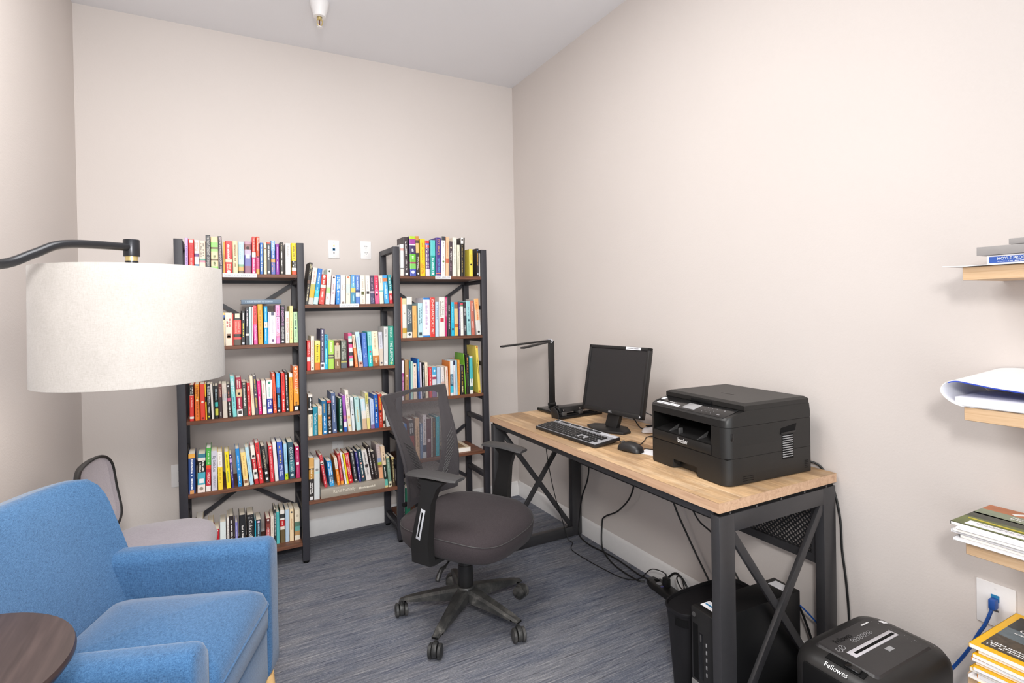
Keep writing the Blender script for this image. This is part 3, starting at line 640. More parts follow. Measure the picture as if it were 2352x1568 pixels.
M2|-1058.5,-345,1033.0,23.8,223.5,136,0.85|silver book between lilac and teal, second shelf of middle column|d2d2d0|~/a8a8a8/.05/.3;o/f8f8f8/.93
M2|-1030.0,-345,1033.0,31.0,225.0,132,0.00|tall teal book rightmost on second shelf of middle column|2f9a86|`FIONA BARTON`/d8f4ec/.03/.28;`THE SUSPECT`/f4fcfa/.38/.9;o/b8d89a/.95
M3|-1476.7,-345,677.0,20.9,224.0,133,0.60|black and cream book leftmost on third shelf of middle column|e8e0d8:.06,1f1d1c:.33,cfc8c0:.37,1f1d1c:.48,efe2c8:1|~/f0f0f0/.08/.32;~~/8a8070/.52/.82
M3|-1453.3,-345,677.0,23.8,154.3,122,0.82|teal book between cream and orange, third shelf of middle column|1488a0|`The Last Song`/e8f8fc/.22/.6;`NICHOLAS SPARKS`/c8e8f0/.66/.97
M3|-1426.7,-345,677.0,19.5,156.1,114,0.51|cream and orange book between teal and blue, third shelf of middle column|ecdcc8:.3,f2c072:1|~/c8a888/.06/.28;~/d89a4a/.36/.9
M3|-1402.8,-345,677.0,24.0,183.1,126,-0.87|dark blue book between orange and black, third shelf of middle column|1f6a98:.5,2f80b8:1|~/c8a868/.06/.36;~/e8f4fc/.46/.82;o/f0f8fc/.93
M3|-1376.7,-345,677.0,22.2,182.8,128,-0.68|black book between blue and blue, third shelf of middle column|d8342f:.07,1f1c1c:1|`KATHERINE NEVILLE`/e8e0d8/.1/.42;o/d88a5a/.52;`EIGHT`/f4f0ec/.6/.86;o/f0f0f0/.95
M3|-1350.1,-345,677.0,22.4,223.4,132,-1.64|slate blue book between black and green, third shelf of middle column|56678c|~/c8d0e0/.08/.34;~/c8d0e0/.42/.74;o/c8d0e0/.93
M3|-1314.5,-345,677.0,17.8,190.2,124,-0.05|dark green book between blue and purple, third shelf of middle column|215a4a|~/d8e4dc/.03/.24;~/d8e4dc/.28/.8;#/c8d8c8/.93
M3|-1287.6,-345,677.0,15.4,202.1,133,-2.61|purple book between green and cream, third shelf of middle column|a05ab8:.55,c87a9a:.65,a05ab8:.72,e8e4ee:.87,2a6ac0:1|
M3|-1265.4,-345,677.0,18.9,230.4,133,-4.37|tall cream book between purple and grey, third shelf of middle column|efe4da:.6,e8dcc4:1|`BEAN TREE`/6a4a40/.1/.58;#/e0b890/.66;o/e8b820/.86
M3|-1244.2,-345,677.0,15.7,190.2,123,-2.90|pale grey book between cream and turquoise, third shelf of middle column|dfe6e8|~/b0b8c0/.1/.5;o/3a3a3a/.52
M3|-1219.4,-345,677.0,23.8,188.1,126,-3.66|pale turquoise book between grey and blue, third shelf of middle column|b8dcda|~/d8c088/.3/.75;o/8ab8b4/.05
M3|-1186.5,-345,677.0,24.7,175.6,126,-3.31|watery blue book between turquoise and cream, third shelf of middle column|c8e4ea:.4,ece4dc:.65,d8b898:1|~/e8e8f0/.1/.5
M3|-1160.1,-345,677.0,16.1,206.7,126,-2.99|yellowish cream book between blue and blue, third shelf of middle column|d8d078:.3,ece4cc:.7,e8d888:1|~/8a8434/.05/.4;~/b8b098/.46/.7
M3|-1138.2,-345,677.0,19.7,167.1,120,-2.02|lilac blue book between cream and blue, third shelf of middle column|c0d0ec:.86,8a6a9a:1|~/98a8d8/.1/.8
M3|-1116.1,-345,677.0,22.2,191.8,125,-1.63|royal blue book between blue and scarlet, third shelf of middle column|1f5fb8|~/e8dc3a/.06/.42;#/2a2a4a/.48;~/e8ecf8/.54/.85
M3|-1091.6,-345,677.0,20.0,191.8,131,-1.30|scarlet book between blue and ivory, third shelf of middle column|cc3a24|~/f0b82a/.05/.46;#/4a1a14/.52;~/f4dcd4/.58/.9
M3|-1069.2,-345,677.0,11.1,191.0,126,-1.33|ivory book between scarlet and white, third shelf of middle column|ede4d4:.8,3a2a24:.9,d8c8b8:1|
M3|-1050.2,-345,677.0,21.4,187.5,131,-3.56|white book between ivory and red, third shelf of middle column|e8e8e2:.6,c8e0c0:.66,e0e8e8:1|
M3|-1018.0,-345,677.0,14.9,137.1,112,-3.85|small red book rightmost on third shelf of middle column|d03a3a|~/f4e0dc/.3/.9
M4|-1482.0,-345,327.0,26.4,230.8,134,0.96|brown and gold book leftmost on lowest shelf of middle column|d8a45a:.2,e0b070:.25,3a2a24:.28,c08a3a:.5,2e2826:1|~/f0e0c0/.27/.5;~~/e8e4e0/.58/.85;#/e0e0e0/.95
M4|-1455.0,-345,327.0,28.4,216.4,135,1.13|silver book between gold and red, lowest shelf of middle column|d2d4d4:.3,bcd8d8:.35,d0d4d4:1|o/8a8a8a/.25
M4|-1395.8,-325,379.0,15.6,180.7,130,-8.37|red book between silver and blue, lowest shelf of middle column|c8303a:.2,efe0d8:.3,c83a44:1|~/f4d0d0/.04/.18;o/4a2a2a/.26;~/f4d0d0/.36/.9
M4|-1367.8,-325,379.0,24.4,142.1,116,-6.21|bright blue book between red and orange, lowest shelf of middle column|1f8ad0:.55,4a6a88:.8,3aa0dc:1|~~/e0f0fc/.04/.6;~~/d0e4f4/.64/.92
M4|-1326.0,-325,379.0,16.0,156.8,116,-6.94|cream and orange book between blue and red, lowest shelf of middle column|ecdfd0:.42,f08a2a:1|~/c8b8a8/.06/.38;~/f8d0a0/.5/.9
M4|-1307.4,-325,379.0,14.7,177.1,120,-6.07|pinkish red book between orange and white, lowest shelf of middle column|c83a40:.88,f0a040:1|~/f0b0a8/.06/.3;~/f0b0a8/.36/.8
M4|-1284.9,-325,379.0,9.2,180.1,125,-8.33|thin white book between red and yellow, lowest shelf of middle column|eeeaf0|~/b8a8c8/.3/.7
M4|-1274.3,-325,379.0,8.7,169.0,119,-7.48|thin yellow book between white and scarlet, lowest shelf of middle column|f2dc2a|
M4|-1264.3,-325,379.0,22.1,172.8,127,-7.32|scarlet book between yellow and charcoal, lowest shelf of middle column|d01f2a|~~/f4d0cc/.05/.8;o/f0b8a0/.9
M4|-1233.1,-325,379.0,16.5,177.3,128,-7.02|charcoal book between scarlet and navy, lowest shelf of middle column|4a4a4c|~/d8d8d8/.05/.4;~/d8d8d8/.5/.8;o/f0f0f0/.92
M4|-1207.5,-325,379.0,12.2,173.8,120,-7.25|navy book between charcoal and teal, lowest shelf of middle column|3a3a80|~/e0c8e8/.05/.4;~/d8d8f0/.48/.95
M4|-1193.3,-325,379.0,21.8,183.7,123,-7.23|dark teal book between navy and white, lowest shelf of middle column|2a4450|~/f0ece4/.08/.36;o/e8b0a0/.44;~/f0ece4/.5/.78;o/e8b0a0/.86
M4|-1166.7,-325,379.0,27.6,173.8,127,-8.43|white book between teal and brown, lowest shelf of middle column|e2dcd8|~/6a6a6a/.06/.46;#/3a3030/.52;~/8a8a8a/.58/.85
M4|-1134.8,-325,379.0,16.1,194.5,130,-8.03|dark brown book between white and black, lowest shelf of middle column|2e2424|~/f0ece8/.04/.85
M4|-1116.4,-325,379.0,18.3,161.1,124,-8.14|brownish black book between brown and rainbow, lowest shelf of middle column|2a2424|~/b8a8a0/.1/.85
M4|-1092.6,-325,379.0,21.2,196.7,127,-5.01|rainbow book between black and black, lowest shelf of middle column|b8a8a8:.4,8a9ac0:.52,a8b840:.6,8a6040:.68,e0a880:1|~/d0c0b8/.08/.4
M4|-1068.0,-345,327.0,20.8,239.3,133,-4.56|peach and black book between rainbow and green, lowest shelf of middle column|ecd0b0:.45,223028:.8,6ac0b0:.95,d8c890:1|~/3a3030/.14/.36;~/f0f0ec/.5/.74
M4|-1042.8,-345,327.0,17.4,176.8,122,-4.48|cream and green book between black and yellow, lowest shelf of middle column|e8d8a0:.05,7a9a88:.82,e0d8b8:1|~/c8d8c8/.12/.5;#/3a3a34/.92
M4|-1021.3,-345,327.0,16.2,169.9,126,-2.03|brown and yellow book rightmost on lowest shelf of middle column|e8d088:.08,4a3c2c:1|~/d8c890/.1/.9
R1|-950.4,-345,1551.0,18.5,184.7,123,0.78|white book leftmost on top shelf of right column|e4e6e8:.12,d8a8a0:.2,e6e6e6:.75,2a2a2a:.77,e8e0d8:1|
R1|-927.2,-345,1551.0,27.1,228.9,134,-0.50|tall blackish book between white and striped, top shelf of right column|3c3034|~/f0ece8/.12/.48;~/b8b0b0/.56/.85;o/f0f0f0/.95
R1|-892.7,-345,1551.0,36.8,235.4,136,-0.05|striped book between blackish and gold, top shelf of right column|b0d428:.07,a0409a:.2,efeaf0:.23,3a2a58:.45,6cc040:.65,a83a68:.69,7cc860:.82,4a58b0:1|~/f0f0f4/.32/.4;~/e0f4d0/.5/.58;o/f4f4f8/.9
R1|-852.3,-345,1551.0,19.6,237.0,136,-0.78|brown and gold book between striped and yellow, top shelf of right column|c8883a:.1,5a4438:.18,e0b878:.42,3a3032:1|~~/e8e0d8/.52/.84;o/e0e0e0/.94
R1|-828.9,-345,1551.0,30.4,220.8,133,0.37|yellow book between gold and purple, top shelf of right column|f4c81a|~/d88a1a/.08/.58;~~/d87a2a/.64/.94
R1|-795.9,-345,1551.0,24.8,213.7,137,0.00|red and purple book between yellow and turquoise, top shelf of right column|d8343a:.08,4a6ac8:.13,d8343a:.2,5a3a7a:.8,d8d4e4:1|~~/f4ecf0/.12/.85
R1|-765.2,-345,1551.0,29.7,217.5,129,0.82|turquoise book between purple and purple, top shelf of right column|5cc4c4:.43,1f9a90:1|~/c8ecec/.5/.88;o/e0f4f4/.93
R1|-730.3,-345,1551.0,30.0,233.7,131,0.85|purple book between turquoise and white, top shelf of right column|4a2f86:.92,e8785a:.94,4a2f86:1|`DICK FRANCIS`/eca860/.04/.44;`SECOND WIND`/6cc0e8/.54/.89
R1|-697.7,-345,1551.0,25.0,242.8,144,1.78|tall white book between purple and peach, top shelf of right column|3a3c44:.1,e8e6e2:1|~/a8a8a8/.14/.28;~/b8b0b0/.44/.56;o/6a8a4a/.63;~/c0bcb8/.7/.9
R1|-668.7,-345,1551.0,19.9,240.3,143,1.80|peach book between white and brown, top shelf of right column|f4be98:.55,c8684a:.66,f4be98:1|~/e8a078/.15/.5
R1|-646.2,-345,1551.0,20.7,213.8,138,1.52|dark brown book between peach and cream, top shelf of right column|4a3a40|o/e8dcc0/.18;`VERITY`/f0ece8/.28/.58;~/c8a0b8/.62/.85
R1|-623.5,-345,1551.0,25.5,238.5,137,1.17|tall cream book between brown and cream, top shelf of right column|e8e4d8|~/c8c4b8/.1/.7
R1|-589.9,-345,1551.0,16.2,194.6,133,-0.02|short cream book between cream and white, top shelf of right column|e6e2cc|~/c0bca8/.2/.8
R1|-568.2,-345,1551.0,16.9,239.6,143,0.85|black and white book between cream and grey, top shelf of right column|f0ece8:.15,2a2622:1|#/2a2622/.05;~/c8a858/.18/.5;~/c8a858/.56/.92
R1|-550.2,-345,1551.0,7.1,240.4,135,1.17|thin grey book between white and yellow, top shelf of right column|4a4640|
R1|-510.7,-345,1551.0,22.2,170.9,126,0.25|short yellow book between grey and black, top shelf of right column|f0da50|o/2a2418/.56;~/d8b83a/.1/.4
R1|-460.6,-345,1551.0,14.0,176.4,128,0.27|black book between yellow and white, top shelf of right column|2e2a2c|~/d8a048/.16/.6;o/4a6ab8/.06;o/e8f0f8/.9
R1|-444.3,-345,1551.0,6.3,148.8,120,0.00|short white book rightmost on top shelf of right column|e0dcd6|
R2|-955.1,-345,1186.0,8.2,237.4,138,0.59|thin orange book leftmost on second shelf of right column|e8704a|
R2|-944.6,-345,1186.0,24.6,232.7,134,0.58|cream and gold book between orange and white, second shelf of right column|d8d0a0:.15,e6e2d8:.75,c8a030:.88,d8d0b0:1|~/a8a08a/.35/.4
R2|-918.8,-345,1186.0,31.9,240.5,136,0.60|slate and white book between gold and orange, second shelf of right column|efe8dc:.18,4a5c64:.86,efece4:1|`GALILEO'S`/f0f4f4/.32/.72;`DAUGHTER`/f0f4f4/.3/.74;o/3a4a50/.92
R2|-883.3,-345,1186.0,25.0,188.5,123,0.08|pale orange book between white and blue, second shelf of right column|f0b46a|~/d89a4a/.3/.75
R2|-849.4,-345,1186.0,28.4,203.0,125,0.35|pale blue book between orange and panel, second shelf of right column|b8dce4|~~/5a7a8a/.1/.65;#/3a4a54/.9
R2|-818.5,-345,1186.0,41.4,235.1,138,0.57|blue with white panel book between blue and red, second shelf of right column|2a7cc8:.05,f0e8f0:.96,2a7cc8:1|~/c8b0d0/.1/.8
R2|-774.7,-345,1186.0,29.6,236.0,135,0.57|red book between panel and blue, second shelf of right column|dc3a34|`JOHN SANDFORD`/f8f0e8/.03/.76;`PREY`/f8f0e8/.79/.92
R2|-741.4,-345,1186.0,19.9,209.9,135,0.96|icy blue book between red and white, second shelf of right column|c4dcf0|~/8aa8c8/.1/.5
R2|-717.8,-345,1186.0,36.3,237.9,132,0.87|wide white book between blue and magenta, second shelf of right column|ece6e0|~~/8a8078/.1/.5;#/c83a4a/.58
R2|-679.0,-345,1186.0,11.4,239.9,143,0.87|slim magenta book between white and black, second shelf of right column|c0306a|~/f0c0d8/.04/.5
R2|-662.6,-345,1186.0,21.6,238.7,140,0.26|black book between magenta and cyan, second shelf of right column|2e2a2e|~/d8d0d0/.2/.36;~/d0c8c8/.45/.82
R2|-638.4,-345,1186.0,19.2,207.5,136,0.25|cyan book between black and picture, second shelf of right column|1fb8dc|~/a8ecf8/.14/.6;#/1a4a7a/.8
R2|-616.7,-345,1186.0,23.2,207.3,136,-0.11|tan picture book between cyan and purple, second shelf of right column|d84a2a:.06,8a6a5a:.2,e0c08a:.65,c86a2a:.75,e8c060:1|
R2|-590.4,-345,1186.0,11.5,206.9,136,0.67|dark purple book between picture and white, second shelf of right column|4a3a6a|~/b8a8d8/.14/.8
R2|-575.9,-345,1186.0,17.4,200.8,130,-0.01|white book between purple and charcoal, second shelf of right column|d84a5a:.05,6a8a6a:.1,efeee6:1|~/c8a8d0/.2/.8
R2|-555.9,-345,1186.0,16.6,206.6,125,0.45|charcoal book between white and teal, second shelf of right column|35333a|~/f0ecec/.18/.4;~/e0dcdc/.7/.85
R2|-533.7,-345,1186.0,26.3,213.6,135,-0.94|pale teal book between charcoal and pink, second shelf of right column|9fd4d8|~/6a9ab0/.15/.45;o/2a5a6a/.56;~/7aa8b0/.65/.9
R2|-503.4,-345,1186.0,21.2,215.7,129,-1.63|rust pink book between teal and peach, second shelf of right column|c8705e|~/f4d8d0/.06/.3;~/f4d8d0/.6/.8
R2|-468.8,-345,1186.0,30.2,226.4,133,-3.87|leaning peach book rightmost on second shelf of right column|f0b070:.3,f0c8a0:.6,dcdcd8:1|~/e88a4a/.1/.6;o/3a3a3a/.92
R3|-956.6,-345,821.0,12.8,233.7,139,0.98|magenta and white book leftmost on third shelf of right column|efe8f0:.32,9a3a86:.9,efe8f0:1|~/f0d8ec/.36/.86
R3|-936.0,-345,821.0,21.6,234.8,137,0.58|tan brown book between white and navy, third shelf of right column|b08a5a|o/f0c8c0/.4;~/8a6a3a/.5/.9
R3|-909.7,-345,821.0,6.5,229.9,135,0.10|thin navy book between brown and mint, third shelf of right column|1f8a9a:.2,204a88:1|
R3|-902.6,-345,821.0,11.9,225.8,140,0.86|mint book between navy and peach, third shelf of right column|b0d8d0|
R3|-884.8,-345,821.0,21.5,211.2,133,-0.45|peach book between mint and blue, third shelf of right column|ead8c8|o/3a3434/.06;~/c8a8a0/.2/.8
R3|-852.5,-345,821.0,8.4,237.1,135,-1.28|tall blue book between peach and lilac, third shelf of right column|38a0dc:.3,1f6ac8:1|~/c8e8f8/.2/.6
R3|-842.8,-345,821.0,9.7,215.5,130,-0.44|lilac book between blue and black, third shelf of right column|d8d0e0|
R3|-825.9,-345,821.0,12.1,212.1,136,-0.80|black book between lilac and cream, third shelf of right column|1c1c1e|~~/f4f4f4/.06/.95
R3|-810.2,-345,821.0,17.1,213.5,132,-0.79|cream book between black and red, third shelf of right column|efe0c8|~/b8a890/.1/.8
R3|-787.0,-345,821.0,17.2,183.9,129,-0.51|red book between cream and multicoloured, third shelf of right column|d84048|~/f8d0cc/.06/.8
R3|-766.1,-345,821.0,24.7,181.2,123,-0.00|multicoloured book between red and blue, third shelf of right column|4aa8d8:.25,d8e0e8:.32,a03a5a:.4,d8dce4:.75,8a6a9a:1|o/e8f4fc/.12
R3|-737.7,-345,821.0,22.4,179.2,121,0.37|pale blue book between multicoloured and pink, third shelf of right column|b8cce4:.55,f0e8dc:.7,e0d0b0:1|o/3a3a44/.6
R3|-706.5,-345,821.0,18.8,181.1,125,-1.60|cream pink book between blue and red, third shelf of right column|e4dcd8:.5,d8b8a8:.7,e4dcd8:1|~/6a4a7a/.3/.8
R3|-681.4,-345,821.0,16.4,179.2,128,-0.85|cream and red book between pink and orange, third shelf of right column|eddccb|~/d86a5a/.1/.8
R3|-660.9,-345,821.0,4.5,210.6,128,1.31|thin orange book between red and cyan, third shelf of right column|e88a3a|
R3|-651.7,-345,821.0,19.9,212.7,135,0.21|teal and cyan book between orange and navy, third shelf of right column|dce8ee:.38,1f5a78:.72,3ac0dc:.92,e8ecf0:1|~/b8d8e4/.42/.7
R3|-630.0,-345,821.0,12.2,213.8,137,0.00|white and navy book between cyan and blue, third shelf of right column|2a2a48:.13,e4e0e4:1|~/b8a8b0/.3/.8
R3|-614.9,-345,821.0,10.3,214.2,136,-0.62|light blue book between navy and orange, third shelf of right column|a8d4e8|
R3|-603.1,-345,821.0,13.7,214.4,136,0.34|orange book between blue and gold, third shelf of right column|f0a040|~/d8782a/.1/.9
R3|-583.4,-345,821.0,23.7,182.2,119,-0.46|black and gold book between orange and green, third shelf of right column|1f1a1a|~/e8d8c0/.04/.2;~/d8b048/.22/.68;~/f0e0a0/.7/.95
R3|-553.2,-345,821.0,5.8,253.0,142,-2.31|tall lime green book between gold and brown, third shelf of right column|7ac03a|
R3|-543.3,-345,821.0,19.2,247.3,144,-0.77|dark brown book between green and white, third shelf of right column|2a2220|~/d8903a/.08/.46;~/5aa058/.5/.8
R3|-520.1,-345,821.0,19.8,232.6,131,-0.45|turquoise and white book between brown and yellow, third shelf of right column|efe0d8:.03,4ab8c0:.6,e0e8e4:.8,3a6a5a:.9,ece8e0:1|~/2a4a5a/.6/.72
R3|-464.3,-345,821.0,16.1,295.9,140,-2.96|tall yellow book rightmost on third shelf of right column|f0d860|~/6a5a1a/.25/.6;#/c86a3a/.03;#/c86a3a/.97
R4|-954.3,-335,461.0,25.9,217.0,130,-0.08|hidden blue book leftmost on fourth shelf of right column|2f7ac8:.7,e8ecf4:1|
R4|-911.9,-335,461.0,31.0,237.9,138,-1.12|dark red book between blue and tan, fourth shelf of right column|34363c:.4,8a2a2a:1|~~/c8c8cc/.08/.35
R4|-874.9,-335,461.0,24.1,243.6,138,0.03|tan book between red and blue, fourth shelf of right column|dcb898|~/a88868/.2/.75
R4|-848.5,-335,461.0,15.7,208.9,131,0.83|steel blue book between tan and navy, fourth shelf of right column|6f8ab0|~/d8e4f0/.06/.5
R4|-830.3,-335,461.0,20.7,258.1,145,0.62|white and navy book between blue and burgundy, fourth shelf of right column|e0d8dc:.7,3a4a6a:.86,c8ccd4:1|~/a8a0a8/.1/.65
R4|-807.2,-335,461.0,28.2,233.4,131,0.56|burgundy book between navy and white, fourth shelf of right column|5a2a3a|#/d8c0c8/.56
R4|-777.7,-335,461.0,5.6,232.3,131,0.86|thin white book between burgundy and brown, fourth shelf of right column|ece8e4|
R4|-769.6,-335,461.0,17.8,232.8,132,0.37|olive brown book between white and turquoise, fourth shelf of right column|4a3a30|~/d8a848/.1/.5
R4|-749.3,-335,461.0,21.2,237.3,133,1.16|turquoise book rightmost on fourth shelf of right column|2ab0c4|~/7ad8e4/.1/.5
R5|-958.0,-335,112.0,8.4,219.0,128,1.16|thin black book leftmost on bottom shelf of right column|2a2a2a|~/e8e8e8/.05/.95
R5|-949.0,-335,112.0,32.0,187.6,132,1.16|dark green book rightmost on bottom shelf of right column|1f6a50|"""
GROUPS = {k: f'books on the {o} shelf of the {c} column' for c, q, n in (('left', 'L', 5), ('middle', 'M', 4), ('right', 'R', 5))
          for k, o in zip([q + str(i + 1) for i in range(n)], ['top', 'second', 'third', 'fourth', 'bottom'])}
def make_book(root, w, h, d, bands, marks_spec):
    bs = []
    for b in bands.split(','):
        c, _, f = b.partition(':'); bs.append((c, float(f) if f else 1.0))
    cols = []
    for c, f in bs:
        if c not in cols: cols.append(c)
    # board colour: the band that covers most of the spine
    span = {}; p = 0
    for c, f in bs: span[c] = span.get(c, 0) + f - p; p = f
    main = max(span, key=span.get)
    tk = min(.0016, w * .16); e = min(.0014, w * .12)
    prof = [(0, d), (0, e), (w * .14, 0), (w * .86, 0), (w, e), (w, d), (w - tk, d), (w - tk, e + tk), (tk, e + tk), (tk, d)]
    levels = [h]; p = 0
    for c, f in bs[:-1]: levels.append(h * (1 - f))
    levels.append(0.0)
    bm = bmesh.new(); n = len(prof)
    rings = [[bm.verts.new((x, y, z)) for x, y in prof] for z in levels]
    for k, (A, B) in enumerate(zip(rings, rings[1:])):
        for j in range(n):
            f = bm.faces.new((A[j], B[j], B[(j + 1) % n], A[(j + 1) % n]))
            f.material_index = cols.index(bs[k][0] if j in (1, 2, 3) else main)
    for r_, c in ((rings[0], main), (rings[-1], main)):
        for q in ((0, 1, 8, 9), (1, 2, 3, 4, 7, 8), (4, 5, 6, 7)):
            f = bm.faces.new([r_[i] for i in q]); f.material_index = cols.index(c)
    m = MB(); m.bm.free(); m.bm = bm
    obj('cover', m, [cover_mat(c) for c in cols], root, flat=True)
    ov = .0008 if h < .185 else .0025
    obj('page_block', MB().box((tk * .9, e + tk, ov), (w - tk * .9, d - .002, h - ov)), M_pages if h < .2 else M_pagesw, root, flat=True)
    if not marks_spec: return
    lt = {}; used = []
    for sp in marks_spec.split(';'):
        a = sp.split('/'); typ, c = a[0], a[1]; f0 = float(a[2]); z0 = h * (1 - f0)
        f1 = float(a[3]) if len(a) > 3 else f0
        y = -.0003
        if typ[0] == '`':
            two = any(not (f1 < u0 or f0 > u1) for u0, u1 in used); used.append((f0, f1))
            dbl = marks_spec.count('`') == 4 and "GALILEO" in marks_spec
            xc, hh = (w * .5, w * .5)
            if dbl: xc, hh = (w * .27 if two else w * .7, w * .3)
            text('spine_title', typ.strip('`'), (xc, y - .0002, z0), (0, 0, -1), (1, 0, 0), (f1 - f0) * h, hh, plain('print_' + c, c, .5), root)
        else:
            mb = lt.setdefault(c, MB())
            if typ in ('~', '~~'):
                marks(mb, (w * .5, y, z0), (0, 0, -1), (1, 0, 0), (f1 - f0) * h, w * (.5 if typ == '~' else .74), len(typ))
            elif typ == 'o': mb.disc((w * .5, y, z0), w * .26, (1, 0, 0), (0, 0, 1), 14)
            elif typ == '#':
                s = w * .3; mb.quad([(w / 2 - s, y, z0 - s * 1.1), (w / 2 + s, y, z0 - s * 1.1), (w / 2 + s, y, z0 + s * 1.1), (w / 2 - s, y, z0 + s * 1.1)])
    for c, mb in lt.items():
        if len(mb.bm.faces): obj('spine_lettering', mb, plain('print_' + c, c, .5), root, flat=True, recalc=False)
for ln in BOOKS.strip().splitlines():
    k, g, label, bands, ms = ln.split('|')
    x, y, z, w, h, d, a = [float(q) for q in g.split(',')]
    x, y, z, w, h, d = [q / 1000 for q in (x, y, z, w, h, d)]
    hh = h / max(.5, math.cos(R(a)))
    lift = max(0, w * math.sin(R(a)))
    o = thing('book', label, 'book', (x, y, z + lift + .0003), 0, GROUPS[k])
    o.rotation_euler = (0, R(a), 0)
    make_book(o, w, hh, d, bands, ms)

# books that lie flat ------------------------------------------------
def flat_book(label, x0, x1, y0, d, z, th, col, group, title=None, tcol='f0f0f0', pages_front=False, lettering=True):
    o = thing('book', label, 'book', (x0, y0, z), 0, group)
    L = x1 - x0; tk = .002
    mb = MB()
    mb.box((.0004, .0015, .0003), (L - .0004, d, tk)); mb.box((.0004, .0015, th - tk), (L - .0004, d, th - .0003))
    if pages_front: mb.box((0, d - tk, 0), (L, d, th))
    else: mb.box((0, 0, 0), (L, .003, th), .001)
    obj('cover', mb, cover_mat(col), o)
    obj('page_block', MB().box((.002, .003 if not pages_front else .001, tk), (L - .002, d - .003, th - tk)), M_pagesw, o, flat=True)
    if title: text('spine_title', title, (L * .18, -.0008, th * .55), (1, 0, 0), (0, 0, 1), L * .34, th * .34, plain('print_' + tcol, tcol, .5), o)
    if lettering and not pages_front:
        m = marks(MB(), (L * (.58 if title else .1), -.0006, th * .5), (1, 0, 0), (0, 0, 1), L * (.26 if title else .7), th * .36)
        obj('spine_lettering', m, plain('print_' + tcol, tcol, .5), o, flat=True, recalc=False)
    return o
flat_book('large grey taupe atlas lying flat under standing books, lowest middle shelf', -1.4195, -1.0665, -.350, .235, .3272, .0515, 'a0978a', GROUPS['M4'], 'Rand McNally', 'e4dccc')
flat_book('slate book lying across the tops of standing books, second left shelf', -1.7905, -1.598, -.338, .13, 1.3965, .0225, '66788a', GROUPS['L2'], None, 'a9bccb')
fb = flat_book('paperback lying flat with pages forward, fourth shelf of right column', -.672, -.52, -.335, .2, .4612, .027, 'd9c8ae', GROUPS['R4'], pages_front=True)
obj('cover_picture', MB().quad([(.03, .02, .0275), (.125, .02, .0275), (.125, .15, .0275), (.03, .15, .0275)]), plain('sepia_picture', '8a6a48', .4, amt=.4, scale=30), fb, recalc=False)

# ================================================================== DESK
DX0, DX1, DY0, DY1, DZ = -.588, -.012, -2.332, -.768, .761
desk = thing('desk', 'long oak-topped desk with black X-braced steel legs along right wall', 'desk', (-.3, -1.55, 0), world=True)
tt = obj('tabletop', MB().box((DX0, DY0, DZ - .031), (DX1, DY1, DZ - .0006)), M_deskedge, desk)
obj('top_veneer', MB().box((DX0, DY0, DZ - .0008), (DX1, DY1, DZ)), M_desk, tt)
# long rails under the top
for x0, x1 in ((DX0 + .012, DX0 + .042), (DX1 - .045, DX1 - .015)):
    obj('rail', MB().box((x0, DY0 + .03, DZ - .058), (x1, DY1 - .03, DZ - .0315), .001), M_desksteel, desk)
FW, FT = .066, .033
def end_frame(y0, y1, tag_):
    zt = DZ - .043
    fr = obj('end_frame', MB().box((DX0 + .003, y0, .004), (DX0 + .003 + FW, y1, zt), .0015).box((DX1 - .003 - FW, y0, .004), (DX1 - .003, y1, zt), .0015)
             .box((DX0 + .003 + FW, y0, zt - .055), (DX1 - .003 - FW, y1, zt), .0015).box((DX0 + .003 + FW, y0, .004), (DX1 - .003 - FW, y1, .06), .0015), M_desksteel, desk)
    obj('end_cleat', MB().box((DX0 + .012, y0 + .004, zt), (DX1 - .012, y1 - .004, DZ - .0315)), M_dark, fr)
    ym = (y0 + y1) / 2
    a, b = (DX0 + FW + .002, zt - .055), (DX1 - FW - .002, .06)
    obj('brace', MB().bar((a[0], ym + .007, a[1]), (b[0], ym + .007, b[1]), .026, .0135, up=(0, 1, 0), bev=.001), M_desksteel, fr)
    obj('brace', MB().bar((b[0], ym - .007, a[1]), (a[0], ym - .007, b[1]), .026, .0135, up=(0, 1, 0), bev=.001), M_desksteel, fr)
    for x in (DX0 + .036, DX1 - .036): obj('foot', MB().cyl((x, ym, 0), (x, ym, .005), .012, n=16), M_dark, fr)
    for k in range(5):
        x = DX0 + .05 + k * .118
        s = -1 if tag_ else 1
        obj('screw', MB().disc((x, (y0 if tag_ else y1) + s * .0005, zt + .005), .004, (1, 0, 0), (0, 0, 1), 10), M_darkgrey, fr)
end_frame(DY0 + .002, DY0 + .002 + FT, True)
end_frame(DY1 - .002 - FT, DY1 - .002, False)
